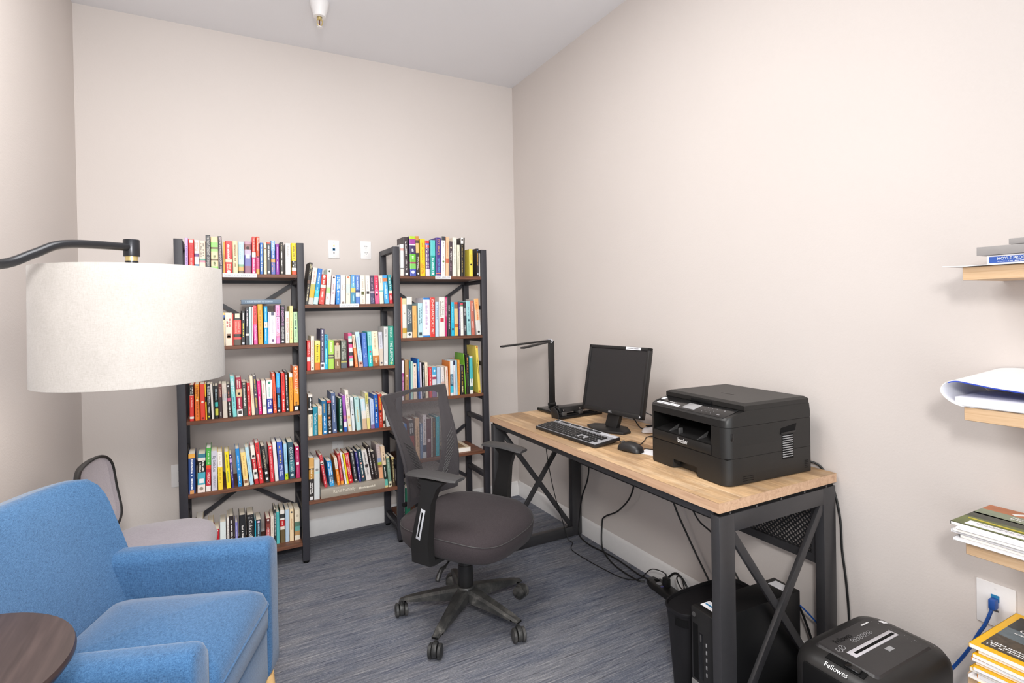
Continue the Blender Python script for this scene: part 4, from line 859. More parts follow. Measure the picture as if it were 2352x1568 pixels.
# woven-wire modesty panel at the back
mp = obj('modesty_frame', MB().box((-.055, DY0 + .036, .438), (-.04, DY1 - .036, .468)).box((-.055, DY0 + .036, .66), (-.04, DY1 - .036, .695))
         .box((-.055, DY0 + .036, .468), (-.04, DY0 + .066, .66)).box((-.055, DY1 - .066, .468), (-.04, DY1 - .036, .66)), M_desksteel, desk)
def wire_mat():
    q = NT('diamond_wire_mesh'); q.base('1d1d1f', .5)
    tc = q.coord((1, 1, 1), rot=(R(45), 0, 0))
    sp = q.n('ShaderNodeSeparateXYZ'); q.l(tc, sp.inputs[0])
    def stripe(sock):
        m = q.n('ShaderNodeMath', operation='MULTIPLY'); q.l(sock, m.inputs[0]); m.inputs[1].default_value = 78
        f = q.n('ShaderNodeMath', operation='FRACT'); q.l(m.outputs[0], f.inputs[0])
        g = q.n('ShaderNodeMath', operation='LESS_THAN'); q.l(f.outputs[0], g.inputs[0]); g.inputs[1].default_value = .36
        return g.outputs[0]
    mx = q.n('ShaderNodeMath', operation='MAXIMUM'); q.l(stripe(sp.outputs['Y']), mx.inputs[0]); q.l(stripe(sp.outputs['Z']), mx.inputs[1])
    q.l(mx.outputs[0], q.p.inputs['Alpha']); return q.m
obj('wire_mesh', MB().box((-.0485, DY0 + .066, .468), (-.0465, DY1 - .066, .66)), wire_mat(), mp)

# ------------------------------------------------------------ keyboard
def M_frame(o, x, y):
    x = Vector(x).normalized(); y = Vector(y); y = (y - x * y.dot(x)).normalized(); z = x.cross(y)
    M = Matrix((x, y, z)).transposed().to_4x4(); M.translation = Vector(o); return M
kb = thing('keyboard', 'black computer keyboard with silver strip on desk before the monitor', 'keyboard', (-.461, -1.401, DZ + .0005))
kb.rotation_euler = (0, 0, R(-90 + 2.5))
KW, KD, tilt = .455, .142, R(6)
KM = Matrix.Translation((0, 0, .006)) @ Matrix.Rotation(tilt, 4, 'X') @ Matrix.Translation((0, KD / 2, 0)) @ Matrix.Translation((0, -KD / 2, 0))
KM = Matrix.Translation((0, 0, .0125)) @ Matrix.Rotation(tilt, 4, 'X')
obj('body', MB(KM).box((-KW / 2, -KD / 2, -.006), (KW / 2, KD / 2, .009), .004), M_plastic, kb)
obj('silver_strip', MB(KM).box((-KW / 2 + .004, KD / 2 - .026, .008), (KW / 2 - .004, KD / 2 - .002, .0098), .0006), M_silver, kb)
obj('key_deck', MB(KM).box((-KW / 2 + .005, -KD / 2 + .006, .006), (KW / 2 - .005, KD / 2 - .027, .0094), .0006), plain('grey_key_deck', '9a9a9e', .4), kb)
mb = MB(KM)
for s in (-1, 1): mb.box((s * .19 - .012, KD / 2 - .02, -.016 - .002), (s * .19 + .012, KD / 2 - .008, -.005))
obj('fold_foot', mb, M_plastic, kb)
keymat = plain('keycap_plastic', '232324', .45, 0, .1)
def key(x0, y0, x1, y1):
    mb = MB(KM)
    a, b = .0006, .0022
    z0, z1 = .0088, .0142
    lo = [(x0 + a, y0 + a), (x1 - a, y0 + a), (x1 - a, y1 - a), (x0 + a, y1 - a)]; hi = [(x0 + b, y0 + b), (x1 - b, y0 + b), (x1 - b, y1 - b * .7), (x0 + b, y1 - b * .7)]
    mb.loft([[(*p, z0) for p in lo], [(*p, z1) for p in hi]])
    return obj('keycap', mb, keymat, kb, flat=True)
kx, ky = -KW / 2 + .009, -KD / 2 + .009
U = .0186; rows = [
    [1.25, 1.25, 1.25, 6.25, 1.25, 1.25, 1.25, 1.25, -.25, 1, 1, 1, -.25, 2, 1, -9],
    [2.25] + [1] * 10 + [2.75, -1.25, 1, -1.25, 1, 1, 1, 1],
    [1.75] + [1] * 11 + [2.25, -3.5, 1, 1, 1, -1],
    [1.5] + [1] * 12 + [1.5, -.25, 1, 1, 1, -.25, 1, 1, 1, 1],
    [1] * 13 + [2, -.25, 1, 1, 1, -.25, 1, 1, 1, 1]]
n_keys = 0; rest = MB(KM)
for r_, row in enumerate(rows):
    x = kx; y = ky + r_ * U * .93
    for w in row:
        if w < 0: x += -w * U; continue
        if x + w * U > KW / 2 - .004: break
        key(x, y, x + w * U, y + U * .93); n_keys += 1
        x += w * U
mb = MB(KM); x = kx
for gx in (0, 2, 3, 4, 5, 6.5, 7.5, 8.5, 9.5, 11, 12, 13, 14, 15.25, 16.25, 17.25):
    mb.box((kx + gx * U + .001, KD / 2 - .024, .0085), (kx + (gx + 1) * U - .001, KD / 2 - .012, .013), .0015, 1)
obj('function_key_row', mb, keymat, kb, flat=True)
mb = MB(KM)
rk = random.Random(4)
for r_, row in enumerate(rows):
    x = kx; y = ky + r_ * U * .93
    for w in row:
        if w < 0: x += -w * U; continue
        if x + w * U > KW / 2 - .004: break
        if w < 3:
            s = .0036; cx_, cy_ = x + .0055, y + U * .62
            mb.quad([(cx_ - s * .5, cy_ - s * .6, .0144), (cx_ + s * .5, cy_ - s * .6, .0144), (cx_ + s * .5, cy_ + s * .6, .0144), (cx_ - s * .5, cy_ + s * .6, .0144)])
        x += w * U
obj('key_legends', mb, M_greyprint, kb, flat=True, recalc=False)

# ------------------------------------------------------------ mouse
ms = thing('mouse', 'black computer mouse on desk between keyboard and printer', 'mouse', (-.42, -1.735, DZ + .0005), R(14))
secs = []
for i in range(13):
    t = i / 12; y = -.058 + .116 * t
    w = .031 * (math.sin(PI * min(1, .1 + .86 * t)) ** .45) * (1 - .12 * math.exp(-((t - .5) / .2) ** 2)) + .002
    h = .038 * (math.sin(PI * min(.98, .12 + .8 * t)) ** .7)
    if i in (0, 12): w *= .55; h *= .45
    ring = []
    for j in range(20):
        a = 2 * PI * j / 20; cx_ = math.cos(a); sz = math.sin(a)
        ring.append((w * math.copysign(abs(cx_) ** .75, cx_), y, h * max(0, .12 + .88 * sz) if sz > 0 else .0015 + .003 * (1 + sz)))
    secs.append(ring)
obj('shell', MB().loft(secs), M_plastic, ms, 60)
obj('scroll_wheel', MB().cyl((-.004, .034, .029), (.004, .034, .029), .008, n=16), M_darkgrey, ms)
obj('button_seam', MB().tube([(0, .008, .0385), (0, .03, .0352), (0, .05, .023)], .0007, 6), M_dark, ms)

# ------------------------------------------------------------ monitor
mt = thing('monitor', 'black square computer monitor on oak desk beside the keyboard', 'monitor', (-.235, -1.385, DZ), world=True)
mc = Vector((-.224, -1.394, .999)); ya, ti = .133, .199
nn = Vector((-math.cos(ya), -math.sin(ya), 0)); rt = (-nn).cross(Vector((0, 0, 1))); up = Vector((0, 0, 1)) * math.cos(ti) - nn * math.sin(ti)
MM = M_frame(mc, rt, up)      # local x = screen right, y = screen up, z = towards viewer
W2, H2 = .195, .163
mb = MB(MM)
b = .0155
mb.box((-W2, H2 - b, -.02), (W2, H2, .004), .003).box((-W2, -H2, -.02), (W2, -H2 + .022, .004), .003).box((-W2, -H2, -.02), (-W2 + b, H2, .004), .003).box((W2 - b, -H2, -.02), (W2, H2, .004), .003)
bz = obj('bezel', mb, M_plastic, mt)
obj('screen', MB(MM).box((-W2 + b, -H2 + .022, -.012), (W2 - b, H2 - b, -.001)), M_screen, mt)
obj('rear_housing', MB(MM).loft([[(-W2 + .004, -H2 + .004, -.018), (W2 - .004, -H2 + .004, -.018), (W2 - .004, H2 - .004, -.018), (-W2 + .004, H2 - .004, -.018)],
                                 [(-W2 + .012, -H2 + .012, -.034), (W2 - .012, -H2 + .012, -.034), (W2 - .012, H2 - .012, -.034), (-W2 + .012, H2 - .012, -.034)],
                                 [(-.1, -.1, -.058), (.1, -.1, -.058), (.1, .08, -.058), (-.1, .08, -.058)]]), M_plastic, mt)
text('maker_logo', 'DELL', MM @ Vector((0, -H2 + .011, .0046)), rt, up, .022, .009, M_silver, bz, 'CENTER')
lb = obj('sticker', MB(MM).box((.052, H2 - .014, .0038), (.145, H2 - .0015, .0046)), M_label, bz)
obj('sticker_print', marks(MB(), MM @ Vector((.062, H2 - .0078, .005)), rt, up, .07, .006), M_ink, lb, flat=True, recalc=False)
obj('power_button', MB(MM).cyl((W2 - .012, -H2 + .011, .003), (W2 - .012, -H2 + .011, .0052), .004, n=14), M_silver, bz)
# stand: slanted neck and splayed base
foot = Vector((-.255, -1.385, DZ))
fm = M_frame(foot, rt, -nn)
st = obj('stand_base', MB(fm).prism([(-.12, -.03), (-.03, -.075), (.03, -.075), (.12, -.03), (.12, .02), (.05, .075), (-.05, .075), (-.12, .02)], 0, .012, 'z', .003), M_plastic, mt)
top = mc + up * (-.085) - MM.to_3x3() @ Vector((0, 0, .05))
bt = foot + (-nn) * .02 + Vector((0, 0, .008))
obj('stand_neck', MB().bar(bt, top, .075, .026, up=-nn, bev=.004), M_plastic, mt)

# ------------------------------------------------------------ double-arm LED lamp
ll = thing('desk_lamp', 'black folding desk lamp with two thin arms at far end of desk', 'desk lamp', (-.205, -.86, DZ), world=True)
obj('base', MB().box((-.295, -.945, DZ + .0005), (-.135, -.772, DZ + .02), .008, 3), M_glossblack, ll)
hinge = Vector((-.205, -.797, DZ + .031))
obj('hinge', MB().cyl(hinge + Vector((-.021, 0, 0)), hinge + Vector((.021, 0, 0)), .0125, n=20), M_plastic, ll)
ptop = Vector((-.212, -.797, 1.158))
po = obj('post', MB().box((hinge.x - .018, hinge.y - .007, hinge.z), (hinge.x + .018, hinge.y + .007, ptop.z), .002), M_plastic, ll)
obj('hinge_cap', MB().cyl(hinge + Vector((0, -.0, 0)) + Vector((.021, 0, 0)), hinge + Vector((.0225, 0, 0)), .0115, n=20), M_silver, ll)
obj('top_pivot', MB().cyl(ptop + Vector((0, -.013, 0)), ptop + Vector((0, .013, 0)), .012, n=20), M_silver, ll)
for e, dz in (((-.548, -.835, 1.143), .003), ((-.482, -.955, 1.139), -.004)):
    e = Vector(e); a = obj('lamp_arm', MB().bar(ptop + Vector((0, 0, dz)), e, .026, .009, up=(0, 0, 1), bev=.002), M_plastic, ll)
    d = (e - ptop).normalized()
    obj('light_strip', MB().bar(ptop + d * .1 + Vector((0, 0, dz * .7 - .0052)), e - d * .012 + Vector((0, 0, -.0052)), .017, .001, up=(0, 0, 1)), plain('diffuser', 'd8d8d4', .5), a)

# ------------------------------------------------------------ hole punch
hp = thing('hole_punch', 'black three-hole punch on desk between lamp and monitor', 'hole punch', (-.18, -1.03, DZ), world=True)
PM = Matrix.Translation((-.185, -1.03, DZ + .0005)) @ Matrix.Rotation(R(3), 4, 'Z')
obj('base', MB(PM).box((-.14, -.035, 0), (.14, .045, .014), .003).box((-.14, -.02, .012), (.14, .03, .022), .002), M_glossblack, hp)
for x in (-.108, 0, .108):
    u = obj('punch_head', MB(PM).box((x - .014, -.024, .015), (x + .014, .026, .036), .003), M_darkgrey, hp)
    obj('punch_pin', MB(PM).cyl((x, -.012, .034), (x, -.012, .047), .0045, n=12), M_chrome, u)
obj('lever', MB(PM).prism([(-.02, .034), (.046, .03), (.052, .045), (.04, .062), (-.005, .058)], -.135, .135, 'x', .003), M_glossblack, hp)
for x in (-.142, .142): obj('side_plate', MB(PM).prism([(-.02, .0), (.045, .0), (.054, .05), (.03, .06), (-.01, .04)], x - .003, x + .003, 'x', .001), M_plastic, hp)

# ------------------------------------------------------------ small things by the printer
t = thing('pen_cup', 'pink translucent cup behind the left edge of printer', 'cup', (-.235, -1.70, DZ), world=True)
obj('wall', MB().lathe([(.031, DZ + .001), (.033, DZ + .002), (.035, DZ + .118), (.0325, DZ + .118), (.0305, DZ + .006), (.001, DZ + .005)], 24, M=Matrix.Translation((-.235, -1.715, 0)), caps=False), M_pink, t)
t = thing('mouse', 'white computer mouse at the back of desk left of printer', 'mouse', (-.118, -1.535, DZ + .0005), R(70))
secs2 = [[(p[0] * .95, p[1] * .9, p[2] * .8) for p in q] for q in secs]
obj('shell', MB().loft(secs2), M_white, t, 60)
obj('top_panel', MB().box((-.012, -.012, .0285), (.012, .03, .0315), .001), M_dark, t)
t = thing('note_card', 'white paper card on desk tucked under front of printer', 'paper', (-.37, -1.80, DZ + .0004), R(20))
obj('sheet', MB().box((-.035, -.04, 0), (.035, .04, .0012)), M_paper, t)
def cable(name, label, pts, r, m=M_cable, plug=None, k=6, cat='cable'):
    P = smooth_pts(pts, k)
    zmin = min(p.z for p in P)
    o = thing(name, label, cat, (pts[0][0], pts[0][1], zmin), world=True)
    obj('cord', MB().tube(P, r, 8), m, o)
    return o
Z = DZ + .003
cable('mouse_cable', 'thin black cable looping from mouse behind the printer', [(-.366, -1.755, Z + .004), (-.33, -1.775, Z), (-.28, -1.78, Z), (-.22, -1.76, Z), (-.17, -1.72, Z), (-.14, -1.66, Z)], .0016)
cable('monitor_cable', 'black cable from the monitor back across desk to the wall', [(-.15, -1.36, .86), (-.12, -1.41, .80), (-.12, -1.46, Z + .002), (-.075, -1.49, Z), (-.06, -1.56, Z), (-.045, -1.60, Z), (-.02, -1.60, Z), (-.006, -1.60, .74), (-.006, -1.60, .68)], .003)
cable('keyboard_cable', 'thin black cable from keyboard back corner toward the printer', [(-.388, -1.625, Z + .012), (-.375, -1.66, Z + .001), (-.33, -1.685, Z), (-.26, -1.64, Z), (-.21, -1.60, Z), (-.17, -1.615, Z + .003), (-.13, -1.68, Z)], .0018)
cable('power_cable', 'black power cable hanging in a loop below the monitor edge', [(-.15, -1.47, .86), (-.1, -1.53, .83), (-.09, -1.56, .79), (-.15, -1.595, Z), (-.18, -1.66, Z), (-.14, -1.74, Z)], .0024)

# ================================================================== PRINTER
pr = thing('printer', 'black laser printer with scanner lid on right end of desk', 'printer', (-.252, -2.072, DZ + .0005), R(-90 - 3.2))
# local: x = printer's right (seen from its front), y = towards the back, front face at y = -PD
PW, PD, PH = .192, .197, .262
def rbox(x0, x1, y0, y1, r, n=5):
    """rounded rectangle, only the two front corners rounded"""
    P = [(x1, y0 + .085), (x1, y1), (x0, y1), (x0, y0 + .085)]
    for i in range(n + 1):
        a = PI + PI / 2 * i / n; P.append((x0 + r + r * math.cos(a), y0 + r + r * math.sin(a)))
    for i in range(n + 1):
        a = -PI / 2 + PI / 2 * i / n; P.append((x1 - r + r * math.cos(a), y0 + r + r * math.sin(a)))
    return P
def band(mb, z0, z1, ins0=0, ins1=0, y0=-PD):
    A = rbox(-PW + ins0, PW - ins0, y0 + ins0, PD, .03); B = rbox(-PW + ins1, PW - ins1, y0 + ins1, PD, .03)
    return mb.loft([[(*p, z0) for p in A], [(*p, z1) for p in B]])
# lower paper cassette with finger notch
mb = MB(); band(mb, .034, .0885)
cass = obj('paper_tray', mb, M_printer, pr)
full = [p for p in rbox(-PW, PW, -PD, PD, .03) if abs(p[1] + PD - .085) > .001]
left = [p for p in full if p[0] < -.1 and p[1] < 0]; right = [p for p in full if p[0] > .1 and p[1] < 0]
left = [(-.052, PD), (-PW, PD)] + left + [(-.062, -PD), (-.052, -PD + .03)]
right = [(.052, PD), (.052, -PD + .03), (.058, -PD)] + right + [(PW, PD)]
mb = MB().prism(left, .003, .034, 'z').prism(right, .003, .034, 'z').box((-.06, -PD + .03, .003), (.06, PD, .034))
obj('tray_bottom', mb, M_printer, cass)
obj('notch_grip', MB().box((-.06, -PD + .004, .022), (-.03, -PD + .028, .034)), M_dark, cass)
# main body, built around the output slot
mb = MB()
band(mb, .0895, .126)
body = obj('body', mb, M_printer, pr)
ox0, ox1, oz0, oz1 = -.165, .125, .126, .19
mb = MB()
mb.box((-PW + .03, -PD, oz0), (ox0, PD, oz1)).box((ox1, -PD, oz0), (PW - .03, PD, oz1)).box((ox0, -.02, oz0), (ox1, PD, oz1))
for s in (-1, 1):
    P = []
    for i in range(6):
        a = (PI + PI / 2 * i / 5) if s < 0 else (-PI / 2 + PI / 2 * i / 5)
        P.append((s * (PW - .03) + .03 * math.cos(a), -PD + .03 + .03 * math.sin(a)))
    P += [(s * (PW - .03), PD), (s * PW, PD)] if s < 0 else [(PW, PD), (PW - .03, PD)]
    mb.prism(P, oz0, oz1, 'z')
obj('side_cheeks', mb, M_printer, body)
# sloping output bed with guides
ob = obj('output_bed', MB().loft([[(ox0, -PD + .004, oz0 - .001), (ox1, -PD + .004, oz0 - .001), (ox1, -.02, oz0 + .03), (ox0, -.02, oz0 + .03)], [(ox0, -PD + .004, oz0 - .004), (ox1, -PD + .004, oz0 - .004), (ox1, -.02, oz0 - .004), (ox0, -.02, oz0 - .004)]]), M_plastic, body)
for x in (-.09, .055):
    obj('paper_guide', MB().prism([(-.19, oz0 + .001), (-.15, oz0 + .006), (-.14, oz0 + .024)], x - .002, x + .002, 'x'), M_darkgrey, ob)
obj('paper_stop', MB().box((-.045, -PD + .012, oz0), (-.039, -PD + .03, oz0 + .022), .002), M_darkgrey, ob)
# front cover panel and seams
fp = obj('front_panel', MB().box((ox0, -PD - .0012, .092), (ox1, -PD + .004, oz0 - .002), .0008), M_printer, body)
obj('panel_outline', MB().box((ox0 - .002, -PD - .0006, .0895), (ox1 + .002, -PD + .002, oz0 + .0)), M_dark, fp)
text('maker_logo', 'brother', (-.008, -PD - .0018, .109), (1, 0, 0), (0, 0, 1), .05, .017, M_inkw, fp, 'CENTER')
# scanner unit: sloped control panel in front, glass lid behind
mb = MB()
A = rbox(-PW, PW, -PD, PD, .03)
mb.loft([[(*p, .191) for p in A], [(*p, .214) for p in A], [(p[0], max(p[1], -PD + .006), .218 + .022 * min(1, max(0, (p[1] + PD) / .08))) for p in rbox(-PW + .003, PW - .003, -PD + .006, PD, .03)]])
scn = obj('scanner_base', mb, M_printer, pr, 30)
obj('body_seam', MB().box((-PW + .004, -PD + .03, .1895), (PW - .004, PD - .002, .1915)), M_dark, scn)
# control panel facing up and forward
pn = Vector((0, -.022, .074)).normalized()
cp = M_frame((0, -PD + .042, .2278), (1, 0, 0), (0, .074, .0205))
pan = obj('control_panel', MB(cp).box((-PW + .012, -.036, .0), (PW - .02, .036, .0026), .001), M_glossblack, scn)
obj('touch_screen', MB(cp).box((-.032, -.024, .0026), (.028, .018, .0036), .0005), plain('grey_lcd', '9c9c9e', .3), pan)
st_ = obj('sticker', MB(cp).box((-.165, -.026, .0026), (-.05, -.012, .0031)), M_label, pan)
obj('sticker_print', marks(MB(cp), (-.158, -.019, .0034), (1, 0, 0), (0, 1, 0), .1, .006), M_ink, st_, flat=True, recalc=False)
obj('model_print', marks(MB(cp), (-.125, -.002, .0029), (1, 0, 0), (0, 1, 0), .045, .005), M_inkw, pan, flat=True, recalc=False)
obj('nfc_sticker', MB(cp).box((-.176, .006, .0026), (-.16, .024, .0031)), M_label, pan)
mb = MB(cp)
for i in range(3):
    for j in range(3): mb.disc((.062 + i * .02, -.02 + j * .016, .003), .0016, (1, 0, 0), (0, 1, 0), 8)
mb.disc((.136, .012, .003), .003, (1, 0, 0), (0, 1, 0), 10)
mb.quad([(.128, -.022, .003), (.142, -.022, .003), (.142, -.019, .003), (.128, -.019, .003)])
obj('key_symbols', mb, M_greyprint, pan, flat=True, recalc=False)
# lid
mb = MB()
Lo = [(-PW + .004, -PD + .082), (PW - .002, -PD + .082), (PW - .002, PD - .004), (-PW + .004, PD - .004)]
Li = [(-PW + .016, -PD + .096), (PW - .014, -PD + .096), (PW - .014, PD - .012), (-PW + .016, PD - .012)]
mb.loft([[(*p, .2405) for p in Lo], [(*p, .256) for p in Lo], [(*p, .263) for p in Li]])
lid = obj('scanner_lid', mb, M_printer, pr, 25)
obj('lid_handle', MB().box((-.05, -PD + .077, .2395), (.05, -PD + .084, .25), .002), M_dark, lid)
obj('lid_logo', MB().box((-.02, .0, .2629), (.035, .006, .2636)), M_plastic, lid)
obj('lid_seam', MB().box((-PW + .006, -PD + .084, .2385), (PW - .004, PD - .006, .2408)), M_dark, lid)
# right side: handle recess, louvres, vents
s = PW
rc = obj('side_handle', MB().prism([(.045, .146), (.118, .150), (.126, .176), (.052, .166)], s - .001, s + .0012, 'x'), M_dark, body)
obj('handle_lip', MB().prism([(.05, .144), (.12, .148), (.122, .154), (.05, .151)], s, s + .003, 'x', .0008), M_plastic, rc)
for k in range(10):
    z = .136 - k * .0078
    obj('louvre', MB().box((s - .001, .058, z), (s + .0018, .108, z + .0032), .0005), M_greyprint, body)
obj('louvre_recess', MB().box((s - .002, .055, .06), (s + .0006, .111, .143)), M_dark, body)
mb = MB()
for k in range(5):
    for j in range(4): mb.quad([(s + .0007, .165 + j * .005, .016 + k * .006), (s + .0007, .168 + j * .005, .016 + k * .006), (s + .0007, .168 + j * .005, .019 + k * .006), (s + .0007, .165 + j * .005, .019 + k * .006)])
obj('rear_vent', mb, M_dark, body, flat=True, recalc=False)
mb = MB()
for k in range(3): mb.quad([(s + .0007, -.13, .012 + k * .007), (s + .0007, -.08, .012 + k * .007), (s + .0007, -.08, .0135 + k * .007), (s + .0007, -.13, .0135 + k * .007)])
obj('front_vent', mb, M_dark, body, flat=True, recalc=False)
obj('tray_seam', MB().box((-PW + .003, -PD + .004, .088), (PW - .002, PD - .004, .0902)), M_dark, body)
obj('release_button', MB().box((s - .004, -PD + .02, .148), (s + .0015, -PD + .03, .172), .001), M_glossblack, body)
cable('wall_cable', 'black printer power cord running off desk end down right wall', [(-.058, -2.2, DZ + .035), (-.03, -2.235, DZ + .024), (-.0085, -2.275, DZ + .006), (-.0068, -2.318, .70), (-.0065, -2.34, .60), (-.007, -2.345, .5), (-.0085, -2.358, .40), (-.007, -2.366, .27), (-.0175, -2.372, .10), (-.03, -2.36, .006), (-.06, -2.33, .0045)], .0038)

# ================================================================== UNDER THE DESK
# waste bin (long rounded shape)
def oval(cx, cy, a, b, p=3.0, n=40):
    out = []
    for i in range(n):
        t = 2 * PI * i / n; c_, s_ = math.cos(t), math.sin(t)
        out.append((cx + a * math.copysign(abs(c_) ** (2 / p), c_), cy + b * math.copysign(abs(s_) ** (2 / p), s_)))
    return out
bx, by = -.355, -2.078
bn = thing('waste_bin', 'black open waste bin beside computer tower under the desk', 'waste bin', (bx, by, 0), world=True)
lv = [(.0005, .150, .056), (.004, .153, .059), (.15, .165, .067), (.268, .174, .0735), (.305, .178, .076)]
outer = [[(*p, z) for p in oval(bx, by, a, b)] for z, a, b in lv]
inner = [[(*p, z) for p in oval(bx, by, a - .003, b - .003)] for z, a, b in [(.305, .178, .076), (.268, .174, .0735), (.15, .165, .067), (.006, .153, .059)]]
M_bin = plain('matt_black_bin_plastic', '19181a', .5, 0, .08, spec=.35)
obj('body', MB().loft(outer + inner), M_bin, bn, 50)
obj('rim', MB().loft([[(*p, z) for p in oval(bx, by, a, b)] for z, a, b in ((.296, .1785, .0765), (.306, .1825, .0795), (.311, .1815, .0785), (.311, .1765, .0745), (.30, .175, .073))]), M_bin, bn, 60)
pts = [p for p in oval(bx, by, .1775, .0755, n=160) if p[0] < bx - .155 and p[1] < by + .06]
pts.sort(key=lambda p: -p[1])
mid = pts[len(pts) // 2 - 3: ] ; mid = [p for p in pts if by - .066 < p[1] < by - .0]
mid.sort(key=lambda p: -p[1])
if len(mid) > 2:
    c0 = Vector((bx, by, 0))
    up_ = [(bx + (p[0] - bx) * 1.006, by + (p[1] - by) * 1.006, .288) for p in mid]; dn = [(bx + (p[0] - bx) * 1.002, by + (p[1] - by) * 1.002, .262) for p in mid]
    mb = MB()
    for i in range(len(mid) - 1): mb.quad([dn[i], dn[i + 1], up_[i + 1], up_[i]])
    obj('hand_slot', mb, M_dark, bn, recalc=False)

# computer tower
pc = thing('computer_tower', 'black desktop computer tower standing under the right desk end', 'computer', (-.335, -2.218, 0), R(-92.5))
TW, TD, TH_ = .052, .197, .362
cs = obj('case', MB().box((-TW, -TD + .018, .006), (TW, TD, TH_), .002), plain('black_case_steel', '141415', .38, 0, .06), pc)
ff = obj('front_bezel', MB().box((-TW, -TD, .004), (TW, -TD + .02, TH_), .004), M_plastic, pc)
obj('bezel_groove', MB().box((-TW + .008, -TD - .0006, .13), (-TW + .03, -TD + .001, .31)), M_dark, ff)
od = obj('disc_drive', MB().box((-TW + .034, -TD - .001, .14), (-TW + .052, -TD + .002, .29), .001), M_glossblack, ff)
obj('eject_button', MB().box((-TW + .04, -TD - .002, .262), (-TW + .046, -TD, .285), .0008), M_darkgrey, od)
pb = obj('power_button', MB().cyl((-TW + .014, -TD - .002, .338), (-TW + .014, -TD + .002, .338), .0075, n=18), M_darkgrey, ff)
mb = MB()
for k in range(5): mb.box((-TW + .064, -TD - .0008, .16 + k * .024), (-TW + .069, -TD + .001, .172 + k * .024), .0004)
obj('front_ports', mb, M_greyprint, ff)
obj('lower_grille', MB().box((-TW + .001, -TD - .003, .02), (TW - .001, -TD + .003, .122), .002), plain('silver_perforated_grille', '8f8d8c', .5, .2, .3, 900), ff)
text('maker_logo', 'DELL', (-TW + .012, -TD - .0036, .09), (1, 0, 0), (0, 0, 1), .03, .012, M_darkgrey, ff)
mb = MB()
for s in (-1, 1):
    for y in (-.14, .14): mb.cyl((s * .035, y, 0), (s * .035, y, .008), .01, n=12)
obj('foot', mb, M_dark, pc)
l1 = obj('front_sticker', MB().box((-TW + .012, -TD + .03, TH_ - .0002), (TW - .012, -TD + .07, TH_ + .0006)), M_label, cs)
obj('sticker_stripe', MB().box((-TW + .018, -TD + .045, TH_ + .0005), (TW - .018, -TD + .052, TH_ + .0009)), M_socket, l1)
obj('rear_sticker', MB().box((-TW + .02, TD - .055, TH_ - .0002), (TW - .02, TD - .015, TH_ + .0006)), M_label, cs)
mb = MB()
for k in range(5): mb.box((-.03, TD, .06 + k * .045), (.0, TD + .008, .075 + k * .045), .001)
obj('rear_ports', mb, M_socket, cs)

# power strip with plugs
ps = thing('power_strip', 'black power strip with plugs on the carpet by right baseboard', 'power strip', (-.075, -1.60, 0), R(-5))
obj('body', MB().box((-.036, -.2, .0), (.036, .13, .034), .009, 3).prism([(-.036, .10), (.036, .10), (.02, .165), (-.02, .165)], .0, .03, 'z', .005), M_plastic, ps)
for y in (-.16, -.11, -.05, .085):
    k = obj('outlet_cover', MB().cyl((-.008, y, .0335), (-.008, y, .0355), .0125, n=20), plain('grey_outlet_cover', '8c8c90', .4), ps)
obj('switch', MB().box((-.005, .105, .033), (.012, .125, .038), .002), M_dark, ps)
obj('brand_print', MB().quad([(-.02, .05, .0345), (-.004, .05, .0345), (-.004, .062, .0345), (-.02, .062, .0345)]), plain('blue_print', '5a5a9a', .5), ps, recalc=False)
def W(p): return ps.matrix_basis @ Vector(p)
bpy.context.view_layer.update()
for (x, y, z), lab, h in (((.004, .045, .0352), 'black plug adapter upright on power strip nearest the loose cable end', .042), ((.008, -.075, .0352), 'black plug in the middle of power strip among tangled cables', .03), ((.006, -.135, .0362), 'black plug on power strip end nearest the waste bin', .03)):
    p = ps.matrix_basis @ Vector((x, y, z))
    t = thing('power_plug', lab, 'plug', p, R(-5), 'plugs in the power strip')
    obj('body', MB().box((-.013, -.016, 0), (.013, .016, h), .004), M_cable, t)
    obj('strain_relief', MB().cyl((0, 0, h - .002), (0, .004, h + .018), .0045, .003, n=10), M_cable, t)
zf = .0045
cable('floor_cable', 'thin black cable from desk end curling over carpet to power strip', [(-.285, -.826, .72), (-.275, -.826, .6), (-.248, -.826, .422), (-.213, -.826, .267), (-.171, -.828, .13), (-.145, -.845, .02), (-.137, -.88, zf), (-.19, -.95, zf), (-.19, -1.08, zf), (-.175, -1.22, zf), (-.15, -1.34, zf), (-.11, -1.41, .02), (-.085, -1.47, .085), (-.075, -1.535, .1), (-.07, -1.555, .092)], .0025)
cable('hanging_cable', 'black cable hanging left under desk, then along baseboard', [(-.067, -.965, .69), (-.067, -.95, .41), (-.05, -.86, .25), (-.045, -.82, .1), (-.06, -.84, .02), (-.07, -.95, .006), (-.055, -1.08, .006), (-.05, -1.2, .006), (-.06, -1.35, .006), (-.055, -1.43, .01)], .0042)
cable('hanging_cable', 'black cable hanging in middle under desk with a kink at baseboard', [(-.067, -1.36, .69), (-.067, -1.33, .43), (-.05, -1.2, .28), (-.05, -1.07, .2), (-.045, -1.04, .15), (-.07, -1.07, .04), (-.09, -1.16, .007), (-.11, -1.28, .007), (-.105, -1.40, .007), (-.085, -1.425, .008)], .0042)
cable('hanging_cable', 'black cable hanging behind the waste bin, left of its twin', [(-.067, -1.56, .69), (-.067, -1.6, .47), (-.045, -1.68, .3), (-.04, -1.8, .14), (-.045, -1.88, .06), (-.06, -1.94, .006)], .0042)
